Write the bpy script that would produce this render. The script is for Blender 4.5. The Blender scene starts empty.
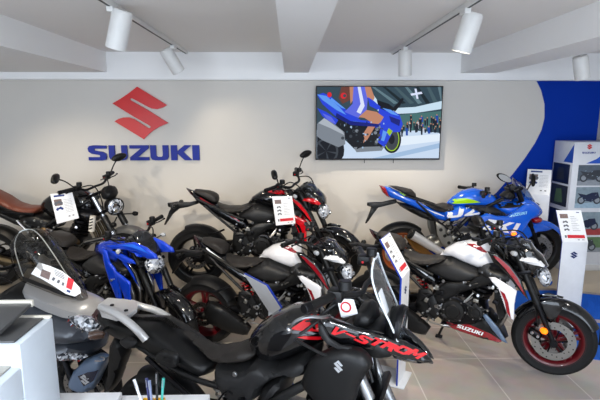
import bpy, bmesh, math, random
import numpy as np
from mathutils import Vector, Matrix
from mathutils.bvhtree import BVHTree
from mathutils.geometry import delaunay_2d_cdt
PI = math.pi
random.seed(7)
C = bpy.context.scene.collection
# ------------------------------------------------------------------ camera numbers
FPX = 460.0
PITCH = math.atan(82 / FPX); YAW = math.atan(10 / FPX); EYE = 2.0
_cp, _sp, _cy, _sy = math.cos(PITCH), math.sin(PITCH), math.cos(YAW), math.sin(YAW)
FW = Vector((_sy * _cp, _cy * _cp, -_sp)); RT = Vector((_cy, -_sy, 0)); UP = Vector((_sy * _sp, _cy * _sp, _cp))
def ray(px, py): return FW + RT * ((px - 300) / FPX) - UP * ((py - 200) / FPX)
def at_y(px, py, y):
    d = ray(px, py); t = y / d.y
    return Vector((d.x * t, y, EYE + d.z * t))
def at_z(px, py, z):
    d = ray(px, py); t = (z - EYE) / d.z
    return Vector((d.x * t, d.y * t, z))

# ------------------------------------------------------------------ materials
def lin(c):
    return tuple(((v / 255) / 12.92 if v / 255 <= .04045 else ((v / 255 + .055) / 1.055) ** 2.4) for v in c) + (1,)
_m = {}
def mat(name, col=(128, 128, 128), rough=.5, metal=0, coat=0, var=.06, vscale=18, bump=0, bscale=200, emit=None, estr=0, alpha=None, spec=.5):
    if name in _m: return _m[name]
    m = bpy.data.materials.new(name); m.use_nodes = True
    nt = m.node_tree; N = nt.nodes; L = nt.links
    b = N['Principled BSDF']
    b.inputs['Metallic'].default_value = metal
    b.inputs['Coat Weight'].default_value = coat
    b.inputs['Coat Roughness'].default_value = .04
    b.inputs['Specular IOR Level'].default_value = spec
    tc = N.new('ShaderNodeTexCoord'); no = N.new('ShaderNodeTexNoise')
    no.inputs['Scale'].default_value = vscale; no.inputs['Detail'].default_value = 4
    L.new(tc.outputs['Object'], no.inputs['Vector'])
    mx = N.new('ShaderNodeMix'); mx.data_type = 'RGBA'; c = lin(col)
    mx.inputs[6].default_value = tuple(v * (1 - var) for v in c[:3]) + (1,)
    mx.inputs[7].default_value = tuple(min(1, v * (1 + var)) for v in c[:3]) + (1,)
    L.new(no.outputs['Fac'], mx.inputs[0]); L.new(mx.outputs[2], b.inputs['Base Color'])
    mr = N.new('ShaderNodeMapRange'); mr.inputs[3].default_value = max(0, rough - .05); mr.inputs[4].default_value = min(1, rough + .05)
    L.new(no.outputs['Fac'], mr.inputs[0]); L.new(mr.outputs[0], b.inputs['Roughness'])
    if bump:
        n2 = N.new('ShaderNodeTexNoise'); n2.inputs['Scale'].default_value = bscale
        L.new(tc.outputs['Object'], n2.inputs['Vector'])
        bp = N.new('ShaderNodeBump'); bp.inputs['Strength'].default_value = bump; bp.inputs['Distance'].default_value = .002
        L.new(n2.outputs['Fac'], bp.inputs['Height']); L.new(bp.outputs[0], b.inputs['Normal'])
    if emit:
        b.inputs['Emission Color'].default_value = lin(emit); b.inputs['Emission Strength'].default_value = estr
    if alpha is not None: b.inputs['Alpha'].default_value = alpha
    _m[name] = m
    return m
def glass(name, tint=(235, 240, 245), a=.25, rough=.03):
    if name in _m: return _m[name]
    m = bpy.data.materials.new(name); m.use_nodes = True
    nt = m.node_tree; N = nt.nodes; L = nt.links
    for n in list(N):
        if n.type == 'BSDF_PRINCIPLED': N.remove(n)
    out = [n for n in N if n.type == 'OUTPUT_MATERIAL'][0]
    tr = N.new('ShaderNodeBsdfTransparent'); tr.inputs[0].default_value = lin(tint)
    gl = N.new('ShaderNodeBsdfGlossy'); gl.inputs['Roughness'].default_value = rough
    fr = N.new('ShaderNodeLayerWeight'); fr.inputs[0].default_value = .35
    mr = N.new('ShaderNodeMapRange'); mr.inputs[3].default_value = a * .4; mr.inputs[4].default_value = min(1, a * 2.4)
    L.new(fr.outputs['Facing'], mr.inputs[0])
    mx = N.new('ShaderNodeMixShader'); L.new(mr.outputs[0], mx.inputs[0]); L.new(tr.outputs[0], mx.inputs[1]); L.new(gl.outputs[0], mx.inputs[2])
    L.new(mx.outputs[0], out.inputs[0]); _m[name] = m
    return m

# ------------------------------------------------------------------ mesh collecting
class MB:
    def __init__(s): s.v = []; s.f = []; s.m = []; s.sm = []; s.mats = []
    def mi(s, m):
        if m not in s.mats: s.mats.append(m)
        return s.mats.index(m)
    def add(s, vs, fs, m, smooth=True):
        o = len(s.v); s.v += [tuple(v) for v in vs]; i = s.mi(m)
        for f in fs: s.f.append(tuple(o + k for k in f)); s.m.append(i); s.sm.append(smooth)
        return s
    def build(s, name, parent=None, sharp=40):
        me = bpy.data.meshes.new(name); me.from_pydata(s.v, [], s.f)
        for m in s.mats: me.materials.append(m)
        for p, i, k in zip(me.polygons, s.m, s.sm): p.material_index = i; p.use_smooth = k
        bm = bmesh.new(); bm.from_mesh(me); bmesh.ops.recalc_face_normals(bm, faces=bm.faces)
        for e in bm.edges:
            if len(e.link_faces) == 2 and e.calc_face_angle(0) > math.radians(sharp): e.smooth = False
        bm.to_mesh(me); bm.free()
        o = bpy.data.objects.new(name, me); C.objects.link(o)
        if parent: o.parent = parent
        return o
def thing(name, label, cat, loc=(0, 0, 0), rz=0, group=None, sc=1):
    o = bpy.data.objects.new(name, None); C.objects.link(o); o.empty_display_size = .1
    o.location = loc; o.rotation_euler = (0, 0, rz); o.scale = (sc,) * 3
    return tag(o, label, cat, group)
def tag(o, label, cat, group=None):
    o['label'] = label; o['category'] = cat
    if group: o['group'] = group
    return o
def struct(o): o['kind'] = 'structure'; return o

# ------------------------------------------------------------------ shapes
def box(mb, x0, x1, y0, y1, z0, z1, m, bev=0, M=None):
    bm = bmesh.new()
    vs = [bm.verts.new((x, y, z)) for x in (x0, x1) for y in (y0, y1) for z in (z0, z1)]
    for f in ((0, 1, 3, 2), (4, 6, 7, 5), (0, 4, 5, 1), (2, 3, 7, 6), (0, 2, 6, 4), (1, 5, 7, 3)): bm.faces.new([vs[i] for i in f])
    if bev: bmesh.ops.bevel(bm, geom=bm.edges[:], offset=bev, segments=2, affect='EDGES', profile=.5)
    bm.verts.ensure_lookup_table(); bm.verts.index_update()
    V = [v.co.copy() for v in bm.verts]; Fs = [[v.index for v in f.verts] for f in bm.faces]; bm.free()
    if M: V = [M @ v for v in V]
    return mb.add(V, Fs, m, bool(bev))
def cat_rom(pts, n=6, closed=False):
    P = [Vector(p) for p in pts]; out = []; L = len(P)
    if L < 3: return P
    rng = range(L) if closed else range(L - 1)
    for i in rng:
        a = P[(i - 1) % L] if closed or i > 0 else P[0] * 2 - P[1]
        b = P[i]; c = P[(i + 1) % L]
        d = P[(i + 2) % L] if closed or i + 2 < L else P[-1] * 2 - P[-2]
        for k in range(n):
            t = k / n
            out.append(.5 * ((2 * b) + (c - a) * t + (2 * a - 5 * b + 4 * c - d) * t * t + (3 * b - a - 3 * c + d) * t ** 3))
    if not closed: out.append(P[-1])
    return out
def tube(mb, pts, r, m, n=10, smooth=4, r1=None):
    P = cat_rom(pts, smooth) if len(pts) > 2 and smooth else [Vector(p) for p in pts]
    T = [(P[min(i + 1, len(P) - 1)] - P[max(i - 1, 0)]).normalized() for i in range(len(P))]
    u = T[0].orthogonal().normalized(); vs = []; fs = []
    for i, p in enumerate(P):
        u = (u - T[i] * u.dot(T[i])).normalized(); w = T[i].cross(u)
        rr = r if r1 is None else r + (r1 - r) * i / (len(P) - 1)
        for k in range(n):
            a = 2 * PI * k / n; vs.append(p + (u * math.cos(a) + w * math.sin(a)) * rr)
    for i in range(len(P) - 1):
        for k in range(n): fs.append((i * n + k, i * n + (k + 1) % n, (i + 1) * n + (k + 1) % n, (i + 1) * n + k))
    fs.append(tuple(range(n))[::-1]); fs.append(tuple((len(P) - 1) * n + k for k in range(n)))
    return mb.add(vs, fs, m)
def lathe(mb, prof, ctr, axis, m, n=28, closed=False, a0=0, a1=2 * PI, ref=None):
    ax = Vector(axis).normalized(); u = Vector(ref).normalized() if ref else ax.orthogonal().normalized(); w = ax.cross(u); c = Vector(ctr)
    full = abs(a1 - a0 - 2 * PI) < 1e-6; cols = n if full else n + 1; vs = []; fs = []; k = len(prof)
    for j in range(cols):
        a = a0 + (a1 - a0) * j / n; d = u * math.cos(a) + w * math.sin(a)
        for r, h in prof: vs.append(c + d * r + ax * h)
    for j in range(n):
        j2 = (j + 1) % cols
        for i in range(k if closed else k - 1):
            i2 = (i + 1) % k
            fs.append((j * k + i, j * k + i2, j2 * k + i2, j2 * k + i))
    if not full and closed: fs.append(tuple(range(k))); fs.append(tuple((cols - 1) * k + i for i in range(k))[::-1])
    return mb.add(vs, fs, m)
def disc_cyl(mb, ctr, axis, r, h, m, n=20, bev=.15):
    b = min(r, h) * bev
    return lathe(mb, [(0, -h / 2), (r - b, -h / 2), (r, -h / 2 + b), (r, h / 2 - b), (r - b, h / 2), (0, h / 2)], ctr, axis, m, n)

def seg_d(p, a, b):
    ab = b - a; t = max(0, min(1, (p - a).dot(ab) / max(ab.length_squared, 1e-12)))
    return (p - (a + ab * t)).length
def inside(p, P):
    r = False; j = len(P) - 1
    for i in range(len(P)):
        a, b = P[i], P[j]
        if (a.y > p.y) != (b.y > p.y) and p.x < (b.x - a.x) * (p.y - a.y) / (b.y - a.y) + a.x: r = not r
        j = i
    return r
def bdist(p, P): return min(seg_d(p, P[i], P[i - 1]) for i in range(len(P)))
def resample(P, s):
    out = []
    for i in range(len(P)):
        a, b = P[i], P[(i + 1) % len(P)]; n = max(1, int(round((b - a).length / s)))
        for k in range(n): out.append(a.lerp(b, k / n))
    return out
def plate(out, res, R=None, ring=True):
    """triangulate an outline with interior points; returns verts2d, tris, nb boundary"""
    B = resample(out, res); pts = list(B); nb = len(B)
    if ring and R:
        area = sum(B[i - 1].x * B[i].y - B[i].x * B[i - 1].y for i in range(nb)); sg = 1 if area > 0 else -1
        for fr in (.06, .22, .5):
            d0 = R * fr
            for i in range(nb):
                t = (B[(i + 1) % nb] - B[i - 1]); n = Vector((-t.y, t.x)).normalized() * sg
                q = B[i] + n * d0
                if inside(q, out) and bdist(q, out) > d0 * .93 and all((q - o).length > res * .35 for o in pts[nb + max(0, len(pts) - nb - 3):]): pts.append(q)
    x0 = min(p.x for p in out); x1 = max(p.x for p in out); y0 = min(p.y for p in out); y1 = max(p.y for p in out)
    lim = max(res * .55, (R * .62 if (R and ring) else 0)); ny = int((y1 - y0) / res) + 1; nx = int((x1 - x0) / res) + 1
    for j in range(ny + 1):
        for i in range(nx + 1):
            q = Vector((x0 + (i + .5 * (j % 2)) * res, y0 + j * res * .9))
            if inside(q, out) and bdist(q, out) > lim: pts.append(q)
    edges = [(i, (i + 1) % nb) for i in range(nb)]
    V, E, Fc, ov, oe, of = delaunay_2d_cdt(pts, edges, [], 1, 1e-5)
    Fc = [f for f in Fc if inside(sum((V[i] for i in f), Vector((0, 0))) / len(f), out)]
    return V, Fc
class Body:
    """an outline in the (x, z) side plane, swollen to both sides of y = c"""
    def __init__(s, out, c=0, t=.1, R=None, tx=None, cy=None, pw=2.0):
        s.out = [Vector((p[0], p[-1])) for p in out]; s.c = c; s.t = t; s.R = R or t; s.tx = tx; s.cy = cy; s.pw = pw
        s.x0 = min(p.x for p in s.out); s.x1 = max(p.x for p in s.out); s.z0 = min(p.y for p in s.out); s.z1 = max(p.y for p in s.out)
    def k(s, p):
        f = 1
        if s.tx:
            u = (p.x - s.x0) / max(1e-6, s.x1 - s.x0)
            for (a, fa), (b, fb) in zip(s.tx[:-1], s.tx[1:]):
                if a <= u <= b: f = fa + (fb - fa) * (u - a) / (b - a)
        return f
    def ctr(s, p): return s.c + (s.cy[0] * (p.x - s.x0) + s.cy[1] * (p.y - s.z0) if s.cy else 0)
    def h(s, p):
        d = bdist(p, s.out) if inside(p, s.out) else 0
        q = 1 - min(d / s.R, 1)
        return s.t * s.k(p) * (max(0, 1 - q ** s.pw)) ** (1 / s.pw)
    def mesh(s, mb, m, res=.03, m_far=None):
        V, Fc = plate(s.out, res, s.R)
        n = len(V); H = []
        for p in V:
            d = bdist(p, s.out)
            H.append(0 if d < 1e-4 else s.h(p))
        if s.R > .03:
            Pn = np.array([(p.x, p.y) for p in V]); K = np.zeros((n, n)); Mv = np.zeros(n)
            for f in Fc:
                if len(f) != 3: continue
                q = Pn[list(f)]; ar = abs((q[1][0] - q[0][0]) * (q[2][1] - q[0][1]) - (q[2][0] - q[0][0]) * (q[1][1] - q[0][1])) / 2 + 1e-12
                for i in range(3):
                    a_, b_, c_ = f[i], f[(i + 1) % 3], f[(i + 2) % 3]; ct = max(-8, min(8, np.dot(Pn[a_] - Pn[c_], Pn[b_] - Pn[c_]) / (2 * ar))) / 2
                    K[a_, b_] -= ct; K[b_, a_] -= ct; K[a_, a_] += ct; K[b_, b_] += ct; Mv[a_] += ar / 3
            lam = s.R * .6; A = K * lam * lam + np.diag(Mv); fix = [i for i in range(n) if H[i] == 0]; fr = [i for i in range(n) if H[i] > 0 and Mv[i] > 0]
            phi = np.zeros(n)
            if fr: phi[fr] = np.linalg.solve(A[np.ix_(fr, fr)] + np.eye(len(fr)) * 1e-12, Mv[fr])
            H = [0 if H[i] == 0 else s.t * s.k(V[i]) * max(.002, 1 - (1 - min(1, max(0, phi[i] * 1.12))) ** s.pw) ** (1 / s.pw) for i in range(n)]
        near = [(p.x, s.ctr(p) - h, p.y) for p, h in zip(V, H)]; idx = {}
        vs = near[:]
        for i, (p, h) in enumerate(zip(V, H)):
            if h == 0: idx[i] = i
            else: idx[i] = len(vs); vs.append((p.x, s.ctr(p) + h, p.y))
        fs = [tuple(f) for f in Fc] + [tuple(idx[i] for i in reversed(f)) for f in Fc]
        fs = [f for f in fs if len(set(f)) > 2]
        s.bvh = BVHTree.FromPolygons([Vector(v) for v in vs], fs)
        mb.add(vs, fs, m); return s
    def surf(s, p, side):
        hit = s.bvh.ray_cast(Vector((p.x, side * 9, p.y)), Vector((0, -side, 0)))[0]
        if hit: s.miss = False; return hit.y
        s.miss = True
        q = s.bvh.find_nearest(Vector((p.x, s.ctr(p) + side * s.t, p.y)))[0]
        return q.y if q else s.ctr(p)
    def card(s, mb, F, pxl, side=-1):
        """a stiff flat card lying against the bulge: the plane through its touching points"""
        pts = []
        for x, z in [(q.x, q.z) for q in [F.tr(u, v, -.13) for u, v in pxl[0][0]]]:
            y = s.surf(Vector((x, z)), side)
            if not s.miss: pts.append((x, y, z))
        A = np.array([[1, p[0], p[2]] for p in pts]); k = np.linalg.lstsq(A, np.array([p[1] for p in pts]), rcond=None)[0]
        push = max(side * (p[1] - (k[0] + k[1] * p[0] + k[2] * p[2])) for p in pts) + .006
        for i, (px, m) in enumerate(pxl):
            o3 = []
            for u, v in px:
                p0, p1 = F.tr(u, v, 0), F.tr(u, v, -1); d = p1 - p0; K = k[0] + side * (push + .0015 * min(i, 2))
                c = (p0.y - K - k[1] * p0.x - k[2] * p0.z) / (k[1] * d.x + k[2] * d.z - d.y); o3.append(p0 + d * c)
            flat(mb, [(p.x, p.z) for p in o3], 0, m, lambda a, b, c: (a, K + k[1] * a + k[2] * b, b))
    def stick(s, mb, out, m, side=-1, off=.008):
        """a flat sticker resting on the most outward point under its outline"""
        ys = []
        P = resample([Vector((p[0], p[-1])) for p in out], .01)
        for p in P:
            y = s.surf(p, side)
            if not s.miss: ys.append(side * y)
        if ys: flat(mb, [(p[0], p[-1]) for p in out], side * (max(ys) + off), m)
    def decal(s, mb, out, m, off=.002, res=.03, side=-1):
        o = [Vector((p[0], p[-1])) for p in out]; V, Fc = plate(o, min(res, .02), None, False)
        off = max(off, .004); vs = []; bad = []
        for p in V: vs.append((p.x, s.surf(p, side) + side * off, p.y)); bad.append(s.miss)
        mb.add(vs, [tuple(f) for f in Fc if sum(bad[i] for i in f) < 2], m)
# lettering: heavy extended capitals in a unit cell
LET = {
 'S': [[(1, .98), (.3, 1), (.08, .95), (0, .78), (.04, .58), (.2, .44), (.62, .36), (.66, .29), (.6, .22), (.02, .22), (.02, 0), (.75, 0), (.94, .05), (1, .22), (.97, .45), (.8, .57), (.38, .65), (.33, .71), (.38, .78), (1, .78)]],
 'U': [[(0, 1), (.32, 1), (.32, .32), (.38, .23), (.62, .23), (.68, .32), (.68, 1), (1, 1), (1, .22), (.92, .05), (.75, 0), (.25, 0), (.08, .05), (0, .22)]],
 'Z': [[(0, 1), (1, 1), (1, .8), (.42, .22), (1, .22), (1, 0), (0, 0), (0, .2), (.58, .78), (0, .78)]],
 'K': [[(0, 1), (.3, 1), (.3, .6), (.66, 1), (1, 1), (.6, .55), (1.02, 0), (.66, 0), (.3, .45), (.3, 0), (0, 0)]],
 'I': [[(0, 1), (.32, 1), (.32, 0), (0, 0)]],
 'V': [[(0, 1), (.3, 1), (.5, .35), (.72, 1), (1, 1), (.65, 0), (.35, 0)]],
 '-': [[(.1, .6), (.9, .6), (.9, .4), (.1, .4)]],
 'T': [[(0, 1), (1, 1), (1, .78), (.66, .78), (.66, 0), (.34, 0), (.34, .78), (0, .78)]],
 'R': [[(0, 1), (.8, 1), (1, .88), (1, .55), (.82, .42), (1, 0), (.68, 0), (.5, .38), (.3, .38), (.3, 0), (0, 0)]],
 'O': [[(.15, 1), (.85, 1), (1, .85), (1, .15), (.85, 0), (.15, 0), (0, .15), (0, .5), (.28, .5), (.28, .25), (.72, .25), (.72, .75), (.28, .75), (.28, .5), (0, .5), (0, .85)]],
 'M': [[(0, 1), (.3, 1), (.5, .5), (.7, 1), (1, 1), (1, 0), (.75, 0), (.75, .55), (.6, .2), (.4, .2), (.25, .55), (.25, 0), (0, 0)]],
}
SUZ = [('S', 0, 1), ('U', 1.12, 1), ('Z', 2.24, 1), ('U', 3.36, 1), ('K', 4.48, 1), ('I', 5.6, 1)]
EMB = [(183, 43), (355, 158), (330, 173), (295, 184), (262, 180), (230, 163), (150, 116), (138, 117), (137, 125), (145, 131), (235, 187), (358, 272), (305, 296), (265, 320), (235, 345), (205, 377), (35, 262), (60, 246), (90, 237), (125, 236), (155, 248), (232, 302), (245, 305), (252, 297), (240, 286), (150, 230), (30, 148), (75, 122), (130, 85)]
EMB = [((x - 30) / 328, (377 - y) / 334) for x, y in EMB]
def word(letters, p0, p1, hgt, slant=0):
    """letter outlines laid along p0->p1 in the (x, z) plane"""
    tot = letters[-1][1] + (.32 if letters[-1][0] == 'I' else letters[-1][2])
    d = (Vector(p1) - Vector(p0)); L = d.length; d.normalize(); n = Vector((-d.y, d.x)); out = []
    for ch, x, w in letters:
        for poly in LET[ch]:
            out.append([tuple(Vector(p0) + d * ((x + u * w) / tot * L + slant * v * hgt) + n * (v * hgt)) for u, v in poly])
    return out
def spell(s, adv=1.14):
    r = []; x = 0
    for ch in s: r.append((ch, x, 1)); x += (.46 if ch == 'I' else adv)
    return r
def flat(mb, poly, y, m, to3=None):
    """a flat polygon (concave allowed) facing -y at depth y"""
    V, E, Fc, a, b, c = delaunay_2d_cdt([Vector(p) for p in poly], [(i, (i + 1) % len(poly)) for i in range(len(poly))], [], 1, 1e-7)
    o = [Vector(p) for p in poly]
    Fc = [f for f in Fc if inside(sum((V[i] for i in f), Vector((0, 0))) / len(f), o)]
    vs = [(p.x, y, p.y) if to3 is None else to3(p.x, p.y, y) for p in V]
    mb.add(vs, [tuple(f) for f in Fc], m, False)
def prism(mb, poly, y0, y1, m, M=None):
    """extruded outline between y0 (front) and y1"""
    V, E, Fc, a, b, c = delaunay_2d_cdt([Vector(p) for p in poly], [(i, (i + 1) % len(poly)) for i in range(len(poly))], [], 1, 1e-7)
    o = [Vector(p) for p in poly]
    Fc = [f for f in Fc if inside(sum((V[i] for i in f), Vector((0, 0))) / len(f), o)]
    n = len(V); vs = [Vector((p.x, y0, p.y)) for p in V] + [Vector((p.x, y1, p.y)) for p in V]
    fs = [tuple(f) for f in Fc] + [tuple(n + i for i in reversed(f)) for f in Fc]
    k = len(poly)
    for i in range(k):
        j = (i + 1) % k
        if i < n and j < n: fs.append((i, j, n + j, n + i))
    if M: vs = [M @ v for v in vs]
    mb.add(vs, fs, m, False)

class Frame:
    """the upright middle plane of a vehicle: local x forward, y to its left, z up"""
    def __init__(s, x, y, h, base=0, sc=1): s.x, s.y, s.h, s.base, s.sc = x, y, h, base, sc
    def tr(s, px, py, c=0):
        d = ray(px, py); ch, sh = math.cos(s.h), math.sin(s.h)
        oy = s.x * sh - s.y * ch; dy = -d.x * sh + d.y * ch
        t = (c * s.sc - oy) / dy; x = d.x * t - s.x; y = d.y * t - s.y
        return Vector(((x * ch + y * sh) / s.sc, c, (EYE + d.z * t - s.base) / s.sc))
    def __call__(s, pts, c=0): return [tuple(s.tr(p[0], p[1], p[2] if len(p) > 2 else c)) for p in pts]
def painted_facets(name):  # light and dark cells put the lens sparkle into its colour
    m = mat(name, (200, 206, 214), .12, metal=.4, coat=1); nt = m.node_tree; N = nt.nodes; L = nt.links; b = N['Principled BSDF']
    v = N.new('ShaderNodeTexVoronoi'); v.inputs['Scale'].default_value = 55; tc = N.new('ShaderNodeTexCoord'); L.new(tc.outputs['Object'], v.inputs['Vector'])
    r = N.new('ShaderNodeValToRGB'); r.color_ramp.elements[0].position = .2; r.color_ramp.elements[1].position = .75
    r.color_ramp.elements[0].color = lin((52, 58, 68)); r.color_ramp.elements[1].color = lin((236, 242, 252)); sp = N.new('ShaderNodeSeparateColor')
    L.new(v.outputs['Color'], sp.inputs[0]); L.new(sp.outputs[0], r.inputs[0]); L.new(r.outputs[0], b.inputs['Base Color']); return m
# ------------------------------------------------------------------ shared materials
BLK = mat('black_plastic', (14, 14, 15), .42, spec=.35); GBK = mat('gloss_black_paint', (9, 9, 11), .12, coat=.5)
DKG = mat('dark_grey_plastic', (33, 33, 34), .5, spec=.35); MTL = mat('dark_metal', (30, 30, 33), .35, metal=.8)
TYR = mat('tyre_rubber', (21, 21, 22), .7, spec=.3, bump=.3, bscale=90); SIL = mat('silver_metal', (176, 178, 182), .28, metal=1)
ALU = mat('cast_aluminium', (150, 148, 142), .42, metal=.9, bump=.2); SEAT = mat('seat_vinyl', (42, 38, 35), .55, spec=.35, bump=.35, bscale=260)
RIMR = mat('dark_red_rim', (92, 8, 18), .3, coat=.5); RIMK = mat('black_rim', (16, 16, 18), .3); RIMG = mat('bronze_rim', (178, 96, 50), .35, metal=.3)
WHT = mat('pearl_white_paint', (232, 232, 236), .15, coat=1); RED = mat('red_paint', (190, 10, 24), .15, coat=1); DRED = mat('deep_red_paint', (140, 12, 28), .2, coat=1)
BLU = mat('metallic_blue_paint', (8, 60, 200), .15, coat=1, metal=.25); SBLU = mat('bright_blue_paint', (12, 92, 214), .18, coat=1)
LEN = painted_facets('headlight_lens'); LENS2 = glass('clear_lens', (240, 244, 250), .3)
AMB = mat('amber_lens', (255, 140, 10), .2, emit=(255, 150, 30), estr=.6); AMBON = mat('amber_glow', (255, 120, 10), .2, emit=(255, 112, 12), estr=1.6)
RLN = mat('red_lens', (150, 8, 10), .12, coat=1); RDK = mat('dark_red_lens', (52, 8, 12), .15, coat=1); CLR = mat('clear_bulb_lens', (168, 172, 178), .12, coat=1); LIME = mat('lime_graphic', (170, 225, 20), .25)
WTX = mat('white_graphic', (232, 234, 238), .25); RTX = mat('red_graphic', (205, 16, 28), .2, coat=.8); SMK = mat('smoked_shield', (20, 22, 26), .06, coat=1); SBL = mat('silver_blue_plastic', (92, 112, 138), .3, coat=.5)
STL = mat('steel_disc', (150, 148, 145), .3, metal=1); HOLE = mat('disc_hole', (14, 14, 15), .7); CHN = mat('chain_metal', (80, 72, 58), .45, metal=.9)
BRZ = mat('bronze_cover', (104, 84, 58), .42, metal=.8); BRN = mat('brown_leather', (104, 54, 38), .45, bump=.3, bscale=180); MIRG = mat('mirror_glass', (210, 214, 220), .03, metal=1)

def wheel(root, name, u, z, R, w, rim, discs=1, spokes=5, hub=MTL, dr=.15):
    mb = MB()
    ri = R * .70
    lathe(mb, [(ri, -w * .75), (ri + .012, -w * .8), (ri - .006, -w * .72), (ri - .03, -w * .3), (ri - .034, w * .3), (ri - .006, w * .72), (ri + .012, w * .8), (ri, w * .75)], (u, 0, z), (0, 1, 0), rim, 56, True)
    for k in range(spokes):
        for dd in (-.13, .13):
            a = 2 * PI * k / spokes + .35
            p0 = Vector((u + .035 * math.cos(a + dd * 2.5), 0, z + .035 * math.sin(a + dd * 2.5))); p1 = Vector((u + (ri - .02) * math.cos(a + dd), 0, z + (ri - .02) * math.sin(a + dd)))
            d = (p1 - p0); L = d.length; d.normalize(); n = Vector((-d.z, 0, d.x)); V = []
            for t, hw, hy in ((0, .016, .034), (.5, .009, .026), (1, .013, .03)):
                c = p0 + d * (L * t)
                V += [c + n * hw + Vector((0, -hy * .6, 0)), c + Vector((0, -hy, 0)), c - n * hw + Vector((0, -hy * .6, 0)), c - n * hw + Vector((0, hy * .6, 0)), c + Vector((0, hy, 0)), c + n * hw + Vector((0, hy * .6, 0))]
            mb.add(V, [(s * 6 + k2, s * 6 + (k2 + 1) % 6, s * 6 + 6 + (k2 + 1) % 6, s * 6 + 6 + k2) for s in (0, 1) for k2 in range(6)], rim, False)
    disc_cyl(mb, (u, 0, z), (0, 1, 0), .045, w * 1.5, rim)
    o = mb.build(name, root)
    t = MB(); prof = []
    for i in range(15):
        a = PI * i / 14; prof.append((ri + .004 + (R - ri - .004) * (math.sin(a) ** .62), -w * math.cos(a) * (1.0 if .08 < a / PI < .92 else .8)))
    lathe(t, prof, (u, 0, z), (0, 1, 0), TYR, 64, True); t.build('tyre', o)
    d = MB()
    for s in ((-1, 1) if discs == 2 else (-1,)):
        y = s * w * (1.05 if discs == 2 else .9)
        lathe(d, [(dr * .62, y - .0025), (dr, y - .0025), (dr, y + .0025), (dr * .62, y + .0025)], (u, 0, z), (0, 1, 0), STL, 48, True)
        for k in range(24):
            a = 2 * PI * k / 24; r = dr * (.72 + .09 * (k % 3))
            disc_cyl(d, (u + r * math.cos(a), y, z + r * math.sin(a)), (0, 1, 0), .0055, .0062, HOLE, 8, .01)
        for k in range(6):
            a = 2 * PI * k / 6
            tube(d, [(u + .03 * math.cos(a), y, z + .03 * math.sin(a)), (u + dr * .64 * math.cos(a + .2), y, z + dr * .64 * math.sin(a + .2))], .006, MTL, 6)
    d.build('brake_disc', o)
    h = MB(); disc_cyl(h, (u, 0, z), (0, 1, 0), .02, w * 3.0, SIL, 16); disc_cyl(h, (u, -w * 1.5, z), (0, 1, 0), .014, .03, MTL, 6); h.build('axle', o)
    return o
def caliper(root, u, z, y, a, m=MTL):
    mb = MB(); b = Body([(-.05, -.03), (.05, -.035), (.055, .02), (.02, .035), (-.05, .03)], 0, .032, .02); b.mesh(mb, m, .025)
    for s in (-.025, .022): disc_cyl(mb, (s, -.03, 0), (0, 1, 0), .012, .012, SIL, 12)
    M = Matrix.Translation((u, y, z)) @ Matrix.Rotation(a, 4, 'Y'); mb.v = [tuple(M @ Vector(v)) for v in mb.v]
    return mb.build('brake_caliper', root)
def fender_arc(mb, u, z, R, w, a0, a1, m, t=.006):
    prof = []
    for i in range(9):
        q = -1 + i / 4; prof.append((R + .012 - .05 * abs(q) ** 2.6, q * w))
    prof2 = [(r - t, h) for r, h in reversed(prof)]
    lathe(mb, prof + prof2, (u, 0, z), (0, -1, 0), m, 24, True, a0, a1, ref=(1, 0, 0))
def bolts(mb, pts, r=.008, m=SIL):
    for p in pts: disc_cyl(mb, p, (0, 1, 0), r, .012, m, 8)
def mirrors(root, base, head, rx, rz, far=True, near=True, tilt=.2, mats=BLK, farhead=None):
    for s in ((-1, 1) if far else (-1,) if near else ()):
        mb = MB(); b = Vector((base[0], abs(base[1]) * s, base[2])); h = Vector((head[0], abs(head[1]) * s, head[2]))
        if s > 0 and farhead: h = Vector(farhead)
        mid = b.lerp(h, .5) + Vector((0, 0, .02))
        tube(mb, [b, mid, h], .0065, BLK, 8)
        o = mb.build('mirror_stem', root)
        hd = MB(); V = Body([(math.cos(a) * rx * (1 + .12 * math.cos(2 * a)), math.sin(a) * rz) for a in [2 * PI * k / 22 for k in range(22)]], 0, .028, .03); V.mesh(hd, mats, .02)
        gl = MB(); flat(gl, [(math.cos(a) * rx * .9, math.sin(a) * rz * .85) for a in [2 * PI * k / 22 for k in range(22)]], .0, MIRG)
        # head faces backwards: its wide side lies across the vehicle
        M = Matrix.Translation(h) @ Matrix.Rotation(tilt, 4, 'X') @ Matrix.Rotation(s * (PI / 2 - .55), 4, 'Z')
        hd.v = [tuple(M @ Vector(v)) for v in hd.v]; hd.build('mirror_head', o)
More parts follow.
